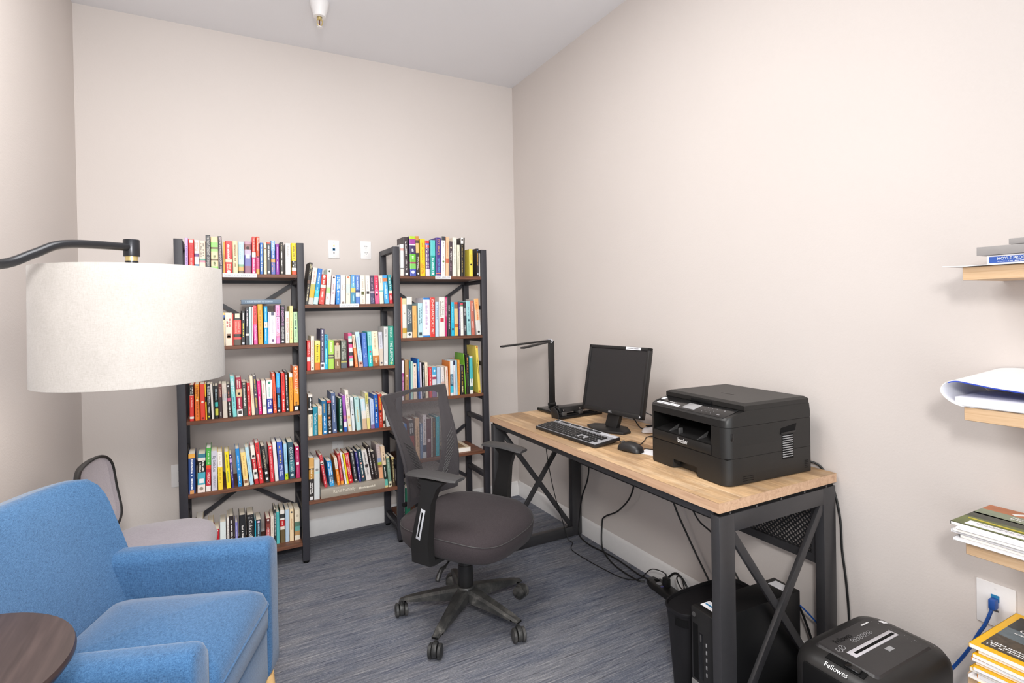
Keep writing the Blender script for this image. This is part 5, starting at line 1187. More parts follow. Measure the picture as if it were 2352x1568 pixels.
cable('hanging_cable', 'black cable hanging near desk leg, right of its twin', [(-.067, -1.64, .69), (-.067, -1.7, .50), (-.055, -1.745, .41), (-.03, -1.82, .35), (-.035, -1.96, .2), (-.04, -2.06, .12), (-.05, -2.12, .05), (-.06, -2.14, .006)], .0036)
cable('tangled_cable', 'thick black cable looping in a tangle beside the power strip', [(-.03, -1.49, .012), (-.028, -1.53, .06), (-.03, -1.58, .1), (-.04, -1.64, .09), (-.05, -1.68, .05), (-.09, -1.70, .075), (-.06, -1.72, .1), (-.035, -1.75, .06), (-.03, -1.79, .008), (-.04, -1.85, .006)], .005)
cable('tangled_cable', 'thin black cable coiled over the plugs on the power strip', [(-.066, -1.67, .07), (-.05, -1.63, .11), (-.085, -1.64, .115), (-.10, -1.69, .09), (-.07, -1.72, .105), (-.045, -1.7, .07), (-.03, -1.76, .03), (-.028, -1.8, .006)], .003)
cable('tower_cable', 'black cable from back of computer tower down to carpet', [(-.115, -2.215, .25), (-.08, -2.225, .27), (-.055, -2.235, .22), (-.04, -2.26, .12), (-.04, -2.275, .02), (-.06, -2.27, .0055)], .0042)
cable('video_cable', 'black cable with blue plug curving out of tower back', [(-.12, -2.225, .135), (-.09, -2.235, .14), (-.07, -2.245, .12), (-.075, -2.25, .07), (-.09, -2.255, .0055)], .005)
cable('tower_network_cable', 'thin blue cable from tower back past the desk leg', [(-.12, -2.205, .285), (-.085, -2.225, .28), (-.055, -2.26, .24), (-.035, -2.278, .2), (-.035, -2.282, .12), (-.05, -2.27, .006)], .003, M_blue)

# ================================================================== SHREDDER
sh = thing('shredder', 'black paper shredder on the floor at the bottom right', 'shredder', (-.312, -2.612, 0), R(0))
def rr(w, d, r, n=6):
    P = []
    for cx_, cy_, a0 in ((w - r, d - r, 0), (-w + r, d - r, 90), (-w + r, -d + r, 180), (w - r, -d + r, 270)):
        for i in range(n + 1):
            a = R(a0 + 90 * i / n); P.append((cx_ + r * math.cos(a), cy_ + r * math.sin(a)))
    return P
def sec(w, d, r, z): return [(*p, z) for p in rr(w, d, r)]
bsk = obj('bin', MB().loft([sec(.145, .09, .03, .012), sec(.15, .096, .035, .016), sec(.168, .112, .04, .27)]), M_plastic, sh, 50)
hd = obj('head', MB().loft([sec(.172, .116, .045, .268), sec(.184, .126, .055, .28), sec(.186, .128, .06, .352), sec(.182, .124, .06, .376), sec(.172, .115, .058, .393), sec(.145, .094, .05, .403), sec(.08, .05, .03, .407)]), M_plastic, sh, 60)
obj('top_panel', MB().loft([sec(.135, .086, .014, .4015), sec(.128, .08, .012, .4085)]), plain('shredder_panel', '2f2d2e', .42, 0, .1, 40, .05), hd)
zt = .409
sl = obj('paper_slot', MB().box((-.10, -.012, zt - .001), (.105, .014, zt + .001), .004), plain('light_grey_slot', 'c2bfc4', .4), hd)
obj('slot_opening', MB().box((-.085, -.0045, zt + .0006), (.098, .0035, zt + .0014)), M_dark, sl)
def ring_symbol(c_, r0, r1):
    mb = MB()
    for q in range(18):
        a0, a1 = 2 * PI * q / 18, 2 * PI * (q + 1) / 18
        mb.quad([(c_[0] + r_ * math.cos(a), c_[1] + r_ * math.sin(a), zt) for r_, a in ((r0, a0), (r1, a0), (r1, a1), (r0, a1))])
    d = (r0 * .7, .0009); s_ = .7071
    mb.quad([(c_[0] + s_ * (x - y), c_[1] + s_ * (x + y), zt) for x, y in ((-d[0], -d[1]), (d[0], -d[1]), (d[0], d[1]), (-d[0], d[1]))])
    obj('warning_symbol', mb, M_greyprint, hd, flat=True, recalc=False)
for k in range(6): ring_symbol((-.03 + k * .0155, .036), .0062, .0075)
ring_symbol((-.105, .03), .0075, .0092); ring_symbol((-.088, .033), .0075, .0092)
lab = obj('card_symbol', MB().box((.005, -.04, zt - .0006), (.03, -.026, zt + .0002)), M_greyprint, hd)
text('maker_emboss', 'Fellowes', (-.085, .055, .4093), (1, 0, 0), (0, 1, 0), .07, .018, M_dark, hd)
obj('model_print', marks(MB(), (.06, .066, .4092), (1, 0, 0), (0, 1, 0), .035, .008), M_inkw, hd, flat=True, recalc=False)
obj('rating_sticker', MB(M_frame((.14, .05, .4035), (1, 0, -.25), (0, 1, -.1))).box((-.012, -.009, 0), (.014, .009, .001)), M_label, hd)
# switch and brand on the end that faces the chair
sw = obj('switch_recess', MB(M_frame((-.145, -.012, .4035), (0, -1, 0), (1, 0, .26))).box((-.05, -.011, -.002), (.05, .011, .001), .002), M_dark, hd)
obj('slide_switch', MB(M_frame((-.145, -.03, .4045), (0, -1, 0), (1, 0, .26))).box((-.02, -.009, -.001), (.02, .009, .006), .003), M_glossblack, sw)
text('maker_logo', 'Fellowes', (-.1725, .03, .3945), (0, -1, 0), (.62, 0, .5), .06, .013, M_inkw, hd)
obj('end_opening', MB().box((-.1885, -.085, .30), (-.168, .085, .378), .01), M_dark, hd)
mb = MB()
rk = random.Random(11)
for k in range(70):
    a = rk.random(); x = .1 + .075 * a; y = -.1 + .2 * rk.random(); s = rk.uniform(.0005, .0014)
    z = .3905 - .28 * max(0, x - .118) if x > .118 else .3908
    if abs(y) > .08: continue
    mb.disc((x, y, zt if x < .128 else zt - .004 - .3 * (x - .128)), s, (1, 0, 0), (0, 1, 0), 6)
obj('paper_specks', mb, M_greyprint, hd, flat=True, recalc=False)
for x, y in ((-.11, -.06), (.11, -.06), (-.11, .06), (.11, .06)):
    obj('caster', MB().cyl((x - .012, y, .012), (x + .012, y, .012), .012, n=16), M_dark, bsk)

# ================================================================== BLACK TASK CHAIR
def superring(a, b, z, n=44, p=3.2, cy=0, droop=0):
    out = []
    for i in range(n):
        t = 2 * PI * i / n; c_, s_ = math.cos(t), math.sin(t)
        x = a * math.copysign(abs(c_) ** (2 / p), c_); y = b * math.copysign(abs(s_) ** (2 / p), s_)
        zz = z
        if droop and y > .08: zz -= droop * ((y - .08) / .18) ** 2
        out.append((x, cy + y, zz))
    return out
def caster(parent, p, a, r=.0285):
    """twin-wheel caster under a leg end; p = leg end, a = heading"""
    M = Matrix.Translation(p) @ Matrix.Rotation(a, 4, 'Z')
    h = obj('caster', MB(M).cyl((0, 0, .052), (0, 0, .075), .0055, n=12).lathe([(.004, -.0085), (.0285, -.0085), (.0295, -.004), (.0295, .004), (.0285, .0085), (.004, .0085)], 24, M=Matrix.Translation((.012, 0, .034)) @ Matrix.Rotation(R(90), 4, 'X')), M_base, parent)
    for s in (-1, 1):
        obj('wheel', MB(M).lathe([(.004, -.009), (.022, -.009), (r, -.005), (r, .005), (.02, .009), (.008, .0105)], 28, M=Matrix.Translation((.012, s * .0185, r)) @ Matrix.Rotation(R(-90 * s), 4, 'X')), M_wheel, h)
def worn(name, h1, h2):
    q = NT(name); v = q.coord(); f = q.noise(v, 14, 5, .7, .4)
    q.base(q.ramp(f, [(.42, h1), (.58, h2), (.75, '716e6a')]), .45, 0, .45); return q.m
M_base = worn('scuffed_black_plastic', '2b2b2b', '434240')
M_wheel = worn('dusty_caster_plastic', '282828', '4e4c4a')
CH = (-.958, -1.262)
tc = thing('office_chair', 'black mesh-back office chair with armrests in front of the bookcase', 'office chair', (*CH, 0), R(210))
ang0 = [6.6 + 72 * k - 210 for k in range(5)]
hub = obj('base_hub', MB().lathe([(.03, .085), (.044, .088), (.046, .125), (.036, .142), (.03, .143)], 30), M_base, tc)
rc_ = random.Random(3)
for k, a in enumerate(ang0):
    M = Matrix.Rotation(R(a), 4, 'Z')
    secs = []
    for i in range(9):
        t = i / 8; x = .03 + .262 * t
        w = .030 - .012 * t; top = .138 - .052 * t ** 1.15; bot = .092 - .028 * t * 0 - .0 * t; bot = .088 - .012 * t + .0
        if i == 8: w *= .8; top -= .004; bot += .003
        secs.append([(x, -w, bot), (x, w, bot), (x, w, top - .010), (x, w * .62, top), (x, -w * .62, top), (x, -w, top - .010)])
    leg = obj('base_leg', MB(M).loft(secs), M_base, tc, 35)
    e = M @ Vector((.284, 0, 0))
    head = R(a) + rc_.uniform(-2.4, 2.4) if k not in (1, 2) else R(a) + (1.4 if k == 1 else -1.2)
    caster(leg, e, head)
col = obj('gas_column', MB().lathe([(.031, .143), (.034, .15), (.0325, .235), (.0305, .237), (.030, .272), (.0275, .274), (.027, .31), (.014, .311), (.014, .34)], 28), M_plastic, tc)
mech = obj('tilt_mechanism', MB().box((-.07, -.10, .325), (.07, .13, .36), .008), M_plastic, tc)
obj('height_lever', MB().tube(smooth_pts([(.06, .03, .345), (.12, .04, .338), (.18, .05, .325), (.21, .055, .318)], 5), .004, 8).tube(smooth_pts([(.205, .054, .318), (.225, .055, .318), (.245, .058, .306), (.262, .06, .285)], 5), [.007] * 4 + [.0085] * 6 + [.0095] * 5 + [.006], 10), M_plastic, mech)
# seat
SY = .02
sec_s = [superring(.205, .20, .358, cy=SY, droop=.02), superring(.235, .232, .364, cy=SY, droop=.028), superring(.25, .25, .385, cy=SY, droop=.034), superring(.256, .256, .436, cy=SY, droop=.036),
         superring(.25, .25, .456, cy=SY, droop=.036), superring(.232, .234, .470, cy=SY, droop=.030), superring(.19, .19, .478, cy=SY, droop=.02), superring(.12, .12, .478, p=2.6, cy=SY), superring(.05, .05, .476, p=2, cy=SY)]
seat = obj('seat', MB().loft(sec_s), M_seatfab, tc, 80)
obj('seat_piping', MB().tube([Vector(p) for p in superring(.2545, .2545, .449, cy=SY, droop=.0365)], .0016, 6, closed=True), M_darkgrey, seat)
obj('seat_shell', MB().loft([superring(.16, .16, .346, cy=SY, droop=.0), superring(.215, .21, .354, cy=SY, droop=.02), superring(.225, .22, .364, cy=SY, droop=.026)]), M_plastic, tc)
# back: curved in depth, swept frame with a see-through window
def back_y(z):   # depth of the back at height z
    t = (z - .46) / .54
    return -.205 + .045 * math.sin(PI * min(1, max(0, t * 1.25))) * .6 - .10 * t ** 1.7
def back_hw(z):
    t = (z - .46) / .54
    return .172 + .05 * t ** 1.3
def back_pt(u, z, off=0):
    hw = back_hw(z); x = hw * u
    return Vector((x, back_y(z) + .028 * u * u + off, z))
z0b, z1b = .50, 1.0
def wl(z, s=1):       # inner window half width, narrowing to a V towards the seat
    t = (z - .60) / (.952 - .60)
    return (.10 + .55 * min(1, max(0, t)) ** .55) + (.13 if s < 0 else 0)
mb = MB()
NZ = 40
def rim(u):      # top edge drops slightly at the corners
    return z1b - .02 * abs(u) ** 6
us = [-1, -.985, -.9, -.8, -.7]
def strip(sgn):
    secs = []
    for i in range(NZ + 1):
        zz = z0b + (rim(1) - z0b) * i / NZ
        w = wl(zz, sgn) if .60 < zz < .955 else (0.0 if zz <= .60 else 0.0)
        if zz >= .955: w = max(0.0, (.65 if sgn > 0 else .78) * (1 - ((zz - .955) / .006))) if zz < .961 else 0
        w = max(w, 0.0)
        sect = []
        for j in range(7):
            u = sgn * (1 - (1 - w) * j / 6); th = .009 if 0 < j < 6 else .004
            sect.append(back_pt(u, zz, -th - (.006 if j in (1, 2) else 0)))
        for j in range(6, -1, -1):
            u = sgn * (1 - (1 - w) * j / 6); sect.append(back_pt(u, zz, .006 if 0 < j < 6 else .001))
        secs.append(sect)
    return secs
bf = obj('back_frame', MB().loft(strip(1)).loft(strip(-1)), M_backframe if 'M_backframe' in globals() else plain('charcoal_frame_plastic', '403d40', .55, 0, .08, 60, .05), tc, 50)
mb = MB(); g = []
bm = bmesh.new()
grid = []
for i in range(33):
    zz = .53 + (.985 - .53) * i / 32
    grid.append([bm.verts.new(back_pt(-.93 + 1.86 * j / 20, zz, .0075)) for j in range(21)])
for i in range(32):
    for j in range(20): bm.faces.new((grid[i][j], grid[i][j + 1], grid[i + 1][j + 1], grid[i + 1][j]))
m = MB(); m.bm.free(); m.bm = bm
obj('back_mesh', m, M_mesh, tc, 180)
# slanting slots pressed into the lower side panels
for sgn in (-1, 1):
    for k in range(13):
        zz = .56 + k * .0165
        a = wl(zz, sgn) + .05 if zz > .6 else .3
        p0 = back_pt(sgn * (a + .02), zz - .018, .0092); p1 = back_pt(sgn * min(.86, a + .3), zz + .022, .0092)
        obj('vent_slot', MB().tube([p0, (p0 + p1) / 2 + Vector((0, .001, 0)), p1], .0016, 5), M_darkgrey, bf)
# bracket joining back to seat
obj('back_bracket', MB().loft([[(-.06, -.215, .50), (.06, -.215, .50), (.06, -.235, .50), (-.06, -.235, .50)], [(-.05, -.21, .43), (.05, -.21, .43), (.05, -.235, .42), (-.05, -.235, .42)], [(-.045, -.09, .358), (.045, -.09, .358), (.045, -.09, .338), (-.045, -.09, .338)]]), M_plastic, tc)
for s in (-1, 1):
    obj('back_bolt', MB().cyl((s * .16, -.19, .515), (s * .176, -.19, .515), .010, n=14), M_dark, bf)
# armrests
for s in (-1, 1):
    arm = obj('armrest', MB().loft([[(s * .15, -.03, .342), (s * .15, .05, .342), (s * .15, .05, .36), (s * .15, -.03, .36)],
                                    [(s * .262, -.035, .345), (s * .262, .05, .345), (s * .258, .05, .365), (s * .258, -.035, .365)],
                                    [(s * .296, -.038, .355), (s * .296, .052, .355), (s * .264, .052, .38), (s * .264, -.038, .38)],
                                    [(s * .302, -.036, .44), (s * .302, .05, .44), (s * .266, .05, .44), (s * .266, -.036, .44)],
                                    [(s * .298, .004, .60), (s * .298, .066, .60), (s * .268, .066, .60), (s * .268, .004, .60)],
                                    [(s * .292, .012, .66), (s * .292, .09, .66), (s * .262, .09, .66), (s * .262, .012, .66)],
                                    [(s * .292, .0, .688), (s * .292, .12, .688), (s * .245, .12, .688), (s * .245, .0, .688)]]), M_plastic, tc, 30)
    P0, P1 = Vector((s * .3035, .002, .455)), Vector((s * .3005, .030, .575))
    ad = (P1 - P0).normalized(); sd = Vector((0, 1, 0)); sd = (sd - ad * sd.dot(ad)).normalized()
    Mi = M_frame(P0, ad, sd); L = (P1 - P0).length
    ins = obj('silver_inlay', MB(Mi).box((0, -.011, -.0015), (L, .011, .0015), .003), M_silver, arm)
    obj('inlay_slot', MB(Mi).box((.012, -.0035, -.0025), (L - .012, .0035, .0025)), M_dark, ins)
    # pad, curved down at the front
    secs = []
    for i in range(13):
        t = i / 12; y = -.066 + .232 * t
        w = .040 * (1 - .22 * abs(2 * t - 1) ** 7); zc = .698 + .005 * math.sin(PI * t) - .004 * t * t
        x = s * (.262 - .0 * t - .022 * t * t)
        h = .0085 if 0 < i < 12 else .006
        secs.append([(x - w, y, zc - h * .5), (x - w * .9, y, zc + h * .5), (x - w * .4, y, zc + h), (x + w * .4, y, zc + h), (x + w * .9, y, zc + h * .5), (x + w, y, zc - h * .5), (x + w * .7, y, zc - h), (x - w * .7, y, zc - h)])
    obj('arm_pad', MB().loft(secs), M_darkgrey if False else plain('arm_pad_urethane', '3f3e3f', .5, 0, .08), arm, 50)

# ================================================================== GREY TASK CHAIR (behind the armchair)
gc = thing('task_chair', 'grey mesh-back task chair in the corner behind blue armchair', 'office chair', (-2.125, -.925, 0), R(-95))
hub = obj('base_hub', MB().lathe([(.028, .08), (.04, .084), (.042, .12), (.03, .135)], 24), M_plastic, gc)
for k in range(5):
    a = 20 + 72 * k; M = Matrix.Rotation(R(a), 4, 'Z'); secs = []
    for i in range(7):
        t = i / 6; x = .028 + .225 * t; w = .026 - .008 * t; top = .128 - .045 * t
        secs.append([(x, -w, .082), (x, w, .082), (x, w, top - .008), (x, w * .6, top), (x, -w * .6, top), (x, -w, top - .008)])
    leg = obj('base_leg', MB(M).loft(secs), M_plastic, gc, 35)
    caster(leg, M @ Vector((.245, 0, 0)), R(a + 40))
obj('gas_column', MB().lathe([(.03, .13), (.03, .22), (.025, .222), (.025, .28), (.014, .282), (.014, .40)], 24), M_plastic, gc)
obj('tilt_mechanism', MB().box((-.07, -.1, .38), (.07, .1, .41), .006), M_plastic, gc)
obj('seat', MB().loft([superring(.19, .17, .402, droop=.01), superring(.228, .198, .41, droop=.016), superring(.24, .208, .435, droop=.02), superring(.232, .2, .458, droop=.02), superring(.2, .175, .472, droop=.014), superring(.12, .1, .478, p=2.5), superring(.04, .04, .478, p=2)]), M_greyfab, gc, 80)
def gpt(u, v, off=0):      # back panel surface: u,v in -1..1
    z = .648 + .150 * v; hw = .205 + .012 * v
    return Vector((hw * u, -.165 - .05 * (v + 1) * .5 + .035 * u * u + off - .02 * math.cos(v * 1.4), z))
def gring(k, off, n=56, p=3.6):
    out = []
    for i in range(n):
        t = 2 * PI * i / n; c_, s_ = math.cos(t), math.sin(t)
        out.append(gpt(k * math.copysign(abs(c_) ** (2 / p), c_), k * math.copysign(abs(s_) ** (2 / p), s_), off))
    return out
gf = obj('back_frame', MB().loft([gring(1.0, -.012), gring(1.03, 0), gring(1.0, .008), gring(.965, .008), gring(.955, 0), gring(.97, -.012), gring(1.0, -.012)], caps=False), M_plastic, gc, 60)
obj('back_mesh', MB().loft([gring(.96, .004), gring(.7, .004), gring(.4, .004), gring(.05, .004)], caps=False), M_meshgrey, gc, 180)
obj('back_support', MB().bar(gpt(-.7, -.8, -.014), gpt(.6, .8, -.014), .06, .008, up=(0, 1, 0)).bar((0, -.2, .52), (0, -.08, .40), .05, .014, up=(0, 1, 0)), plain('grey_plastic', '7c787c', .5), gc)

# ================================================================== BLUE ARMCHAIR
ac = thing('armchair', 'blue upholstered armchair with wooden legs in the left foreground', 'armchair', (-2.129, -1.698, 0), R(249.5))
# local: y = forward, +x = the arm nearest the camera
def rsec(x0, x1, z0, z1, r, y, n=6, bottom=False):
    P = []
    rb = .012
    for cx_, cz_, a0, rad in ((x1 - r, z1 - r, 0, r), (x0 + r, z1 - r, 90, r), (x0 + rb, z0 + rb, 180, rb), (x1 - rb, z0 + rb, 270, rb)):
        for i in range(n + 1):
            a = R(a0 + 90 * i / n); P.append((cx_ + rad * math.cos(a), y, cz_ + rad * math.sin(a)))
    return P
def inset(P, k, y):
    cx_ = sum(p[0] for p in P) / len(P); cz_ = sum(p[2] for p in P) / len(P)
    return [(cx_ + (p[0] - cx_) * k, y, cz_ + (p[2] - cz_) * k) for p in P]
for s, nm in ((-1, 'far'), (1, 'near')):
    x0, x1 = (.222, .318) if s > 0 else (-.318, -.222)
    secs = []
    for i in range(15):
        t = i / 14; y = -.24 + .525 * t
        zt_ = (.638 if s < 0 else .618) - .012 * t - .02 * (1 - t)
        q = rsec(x0, x1, .195, zt_, .038, y)
        secs.append(q)
    fr = secs[-1]
    secs += [inset(fr, .98, .297), inset(fr, .92, .305), inset(fr, .6, .308)]
    secs = [inset(secs[0], .9, -.25)] + secs
    a = obj('arm', MB().loft(secs), M_bluefab, ac, 80)
    xs = x1 if s > 0 else x0
    obj('arm_seam', MB().tube(smooth_pts([(xs + s * .0005, -.23, .545), (xs + s * .0005, 0, .548), (xs + s * .0005, .2, .553), (xs - s * .004, .27, .57), (xs - s * .03, .303, .60)], 5), .0022, 6), M_bluefab, a)
# seat cushion, slightly crowned
secs = []
def cush(k, z, crown=0):
    out = []
    for p in rr(.218 * k, .222 * k, .05 * k):
        out.append((p[0], .085 + p[1] * (1.0 if p[1] < 0 else 1.03), z + crown * (1 - (p[0] / .22) ** 2)))
    return out
obj('seat_cushion', MB().loft([cush(.95, .37), cush(1.0, .385), cush(1.008, .425), cush(1.0, 0.46, .006), cush(.96, .483, .014), cush(.85, .497, .022), cush(.55, .503, .028), cush(.1, .505, .03)]), M_bluefab, ac, 80)
obj('cushion_piping', MB().tube([Vector(p) for p in cush(1.006, .453, .005)], .003, 6, closed=True), M_bluefab, ac)
obj('seat_rail', MB().box((-.222, -.22, .20), (.222, .30, .375), .012, 3), M_bluefab, ac)
# back: leaning, crowned top, soft edges
def bsec(t):
    z = .36 + t * .49; y = -.082 - .17 * t
    hw = .224 + .074 * min(1, max(0, (t - .1) * 2.4)) ** .6
    return z, y, hw
def back_loop(z, y, hw, th, crown):
    P = []; n = 12
    top = []
    for i in range(n + 1):
        u = -1 + 2 * i / n; top.append((hw * u, y + .03 * abs(u) ** 3, z + crown * (1 - u * u)))
    bk = [(p[0] * .985, p[1] - th, p[2]) for p in reversed(top)]
    return top + bk
secs = []
for i in range(15):
    t = (i / 14) ** .8; z, y, hw = bsec(t); th = .085
    if t > .82:
        q = (t - .82) / .18; y -= .010 * q * q; th = .085 - .03 * q * q; hw -= .05 * (1 - math.sqrt(max(0, 1 - q * q * .96)))
    secs.append(back_loop(z, y, hw, th, .004 * t))
z, y, hw = bsec(1.0)
secs.append(back_loop(z + .006, y - .03, hw - .075, .03, .004))
bk = obj('backrest', MB().loft(secs), M_bluefab, ac, 80)
for x in (-.25, .25):
    for y in (-.2, .285):
        sx_ = math.copysign(.018, x); sy_ = math.copysign(.018, y - .05)
        obj('leg', MB().tube([(x + sx_, y + sy_, 0), (x, y, .2)], [.012, .021], 16), M_leg, ac)

# ================================================================== SIDE TABLE
tb = thing('side_table', 'round dark wood side table at the lower left corner', 'side table', (-2.384, -2.16, 0))
obj('top', MB().lathe([(.215, .690), (.232, .694), (.2425, .708), (.2425, .714), (.240, .72)], 64), M_tabledark, tb)
obj('column', MB().cyl((0, 0, .02), (0, 0, .69), .02, n=20), M_gunmetal, tb)
obj('base', MB().lathe([(.17, 0), (.172, .006), (.165, .012), (.03, .02), (.02, .024)], 40), M_gunmetal, tb)

# ================================================================== FLOOR LAMP
sx_, sy_ = -2.094, -1.673
px_, py_ = -2.338, -2.052
fl = thing('floor_lamp', 'black arc floor lamp with large white drum shade at left', 'floor lamp', (px_, py_ - .42, 0), world=True)
pole = (px_ - .06, py_ - .42)
fl.location = (pole[0], pole[1], 0); fl['_w'] = (pole[0], pole[1], 0)
obj('base', MB().lathe([(.14, 0), (.142, .008), (.135, .02), (.02, .026), (.016, .03)], 40, M=Matrix.Translation((*pole, 0))), M_gunmetal, fl)
obj('pole', MB().cyl((*pole, .02), (*pole, 1.40), .0125, n=20), M_gunmetal, fl)
arm = smooth_pts([(*pole, 1.38), (pole[0] + .005, pole[1] + .03, 1.43), (-2.375, -2.36, 1.452), (-2.335, -2.15, 1.456), (-2.286, -1.98, 1.463), (-2.247, -1.911, 1.492), (-2.218, -1.866, 1.516), (-2.19, -1.823, 1.526), (-2.15, -1.76, 1.532), (sx_, sy_, 1.537)], 6)
obj('arm', MB().tube(arm, .0105, 14), M_gunmetal, fl)
obj('tee_joint', MB().lathe([(.019, 1.512), (.0195, 1.514), (.0195, 1.556), (.0185, 1.558)], 24, M=Matrix.Translation((sx_, sy_, 0))), M_gunmetal, fl)
obj('brass_ring', MB().cyl((sx_, sy_, 1.5), (sx_, sy_, 1.512), .0145, n=24), M_brass, fl)
obj('stem', MB().cyl((sx_, sy_, 1.40), (sx_, sy_, 1.50), .0155, n=20), M_gunmetal, fl)
def bulb_mat():
    q = NT('lit_frosted_bulb'); q.base('f0efea', .3)
    q.p.inputs['Emission Color'].default_value = (1, .9, .78, 1); q.p.inputs['Emission Strength'].default_value = 4.0
    return q.m
RS = .2165
T = Matrix.Translation((sx_, sy_, 0))
sh_ = obj('lamp_shade', MB().lathe([(RS - .002, 1.479), (RS, 1.4785), (RS + .0035, 1.176), (RS + .0025, 1.1745), (RS + .001, 1.176), (RS - .003, 1.4785), (RS - .002, 1.479)], 96, M=T, caps=False), M_linen, fl)
mb = MB()
for k in range(3):
    a = 2 * PI * k / 3 + .4
    mb.tube([(sx_, sy_, 1.455), (sx_ + (RS - .002) * math.cos(a), sy_ + (RS - .002) * math.sin(a), 1.474)], .0022, 8)
obj('shade_spider', mb, M_gunmetal, sh_)
obj('socket', MB().cyl((sx_, sy_, 1.35), (sx_, sy_, 1.41), .02, n=20), M_gunmetal, fl)
obj('bulb', MB().lathe([(.012, 1.35), (.015, 1.335), (.029, 1.30), (.03, 1.285), (.022, 1.262), (.006, 1.252)], 24, M=T), bulb_mat(), fl)
ld = bpy.data.lights.new('bulb_light', 'POINT'); ld.energy = 5.0; ld.color = (1.0, .9, .8); ld.shadow_soft_size = .05
lo = bpy.data.objects.new('bulb_light', ld); C.objects.link(lo); lo.parent = fl; lo.location = Vector((sx_, sy_, 1.225)) - Vector(fl['_w'])

# ================================================================== SHELVES ON THE RIGHT WALL
SHX, SHY0, SHY1 = -.22, -3.45, -2.79
tops = [1.4352, 1.081, .7405, .4045]
for i, (z, nm) in enumerate(zip(tops, ['highest pale oak floating shelf on the right wall', 'second highest pale oak floating shelf on the right wall', 'third pale oak floating shelf down the right wall, under magazines', 'lowest pale oak floating shelf, at bottom right corner'])):
    tag(obj('wall_shelf', MB().box((SHX, SHY0, z - .0335), (0, SHY1, z), .001, 1), M_oakshelf), nm, 'shelf', 'floating shelves on the right wall')

# top shelf: loose sheets, boxed game book, binders
t = tag(obj('paper_sheet', MB().loft([[(-.235, -3.1, 1.4357), (-.03, -3.1, 1.4357), (-.03, -2.80, 1.4357), (-.06, -2.745, 1.4375), (-.232, -2.752, 1.4385), (-.235, -2.80, 1.4360)], [(-.235, -3.1, 1.4366), (-.03, -3.1, 1.4366), (-.03, -2.80, 1.4366), (-.06, -2.745, 1.4388), (-.232, -2.752, 1.4402), (-.235, -2.80, 1.4371)]]), M_paper), 'loose white sheets overhanging the end of highest wall shelf', 'paper')
t = thing('boxed_book', 'flat white book with blue spine panel on highest wall shelf', 'book', (-.12, -2.98, 1.4366), world=True)
z = 1.4368
cv = obj('cover', MB().box((-.2205, -3.129, z + .0004), (-.03, -2.8415, z + .0025)).box((-.2205, -3.129, z + .0205), (-.03, -2.8415, z + .0226)).box((-.222, -3.13, z), (-.2195, -2.841, z + .023), .001), M_white, t)
obj('page_block', MB().box((-.219, -3.128, z + .0025), (-.034, -2.843, z + .0205)), M_pagesw, t)
sp = obj('spine_panel', MB().box((-.2232, -3.12, z + .004), (-.2218, -2.846, z + .0192)), plain('royal_blue_print', '2f55a4', .45), t)
text('spine_title', 'HOYLE PRODUCTS', (-.2238, -2.862, z + .0135), (0, -1, 0), (0, 0, 1), .075, .0072, M_inkw, sp)
obj('spine_small_print', marks(MB(), (-.2236, -2.862, z + .0068), (0, -1, 0), (0, 0, 1), .075, .0024), M_inkw, sp, flat=True, recalc=False)
z = 1.4602
for y1, th, lab in ((-2.822, .0215, 'grey binder lying directly on the white and blue book'), (-2.885, .014, 'uppermost grey binder on the highest wall shelf')):
    t = thing('binder', lab, 'binder', (-.12, -2.98, z), world=True, group='grey binders on the highest wall shelf')
    obj('cover', MB().box((-.2245, -3.139, z + .0006), (-.02, y1 - .0005, z + .003)).box((-.2245, -3.139, z + th - .003), (-.02, y1 - .0005, z + th - .0004)).box((-.226, -3.14, z + .0002), (-.223, y1, z + th), .001), M_greybinder, t)
    obj('page_block', MB().box((-.222, -3.13, z + .003), (-.03, y1 - .006, z + th - .003)), M_paper, t)
    z += th + .0004

# second shelf: open mailing envelope with papers in it
t = thing('mailing_envelope', 'white plastic mailer with blue lining on second wall shelf', 'envelope', (-.13, -2.95, 1.0815), world=True)
ze = 1.0815
def env_path(x, k):
    """cross-section of the mailer sheet at depth x (front k=0, wall k=1): lower sheet, rounded left fold, upper sheet"""
    top = .046 + .030 * k
    P = [(-3.42, ze + .0006), (-3.0, ze + .0006), (-2.82, ze + .0006), (-2.783, ze + .002), (-2.757, ze + .016), (-2.744, ze + .036), (-2.752, ze + .056 + .006 * k),
         (-2.775, ze + .066 + .014 * k), (-2.81, ze + .062 + .024 * k), (-2.86, ze + .055 + .031 * k), (-2.95, ze + .050 + .034 * k), (-3.1, ze + .052 + .026 * k), (-3.42, ze + .04)]
    return [Vector((x - .018 * math.sin((p.y + 2.75) * 9) * (1 - k), p.y, p.z)) for p in smooth_pts([(x, y, z) for y, z in P], 5)]
def sheet(lo, hi, m, name, off=0.0, i0=0, th=.0012):
    mb = MB(); secs = []
    for j in range(9):
        k = j / 8; x = -.232 + .226 * k
        P = env_path(x, k)[i0:]
        cen = Vector((x, -3.0, ze + .035))
        O = [p + Vector((0, 0, 0)) for p in P]
        I = []
        for i, p in enumerate(P):
            d = P[min(i + 1, len(P) - 1)] - P[max(i - 1, 0)]; n = Vector((0, d.z, -d.y)).normalized()
            I.append(p - n * (th + off)); O[i] = p - n * off
        secs.append(O + I[::-1])
    return obj(name, mb.loft(secs), m, t, 60)
sheet(0, 0, M_paper, 'outer_skin')
sheet(0, 0, plain('blue_lining_film', '3550c0', .35), 'blue_lining', .0014, 32, .003)
tag(obj('paper_bundle', MB().box((-.225, -3.3, ze + .0024), (-.05, -2.772, ze + .024), .002), M_paper), 'white paper bundle lying inside the open mailer on wall shelf', 'paper')

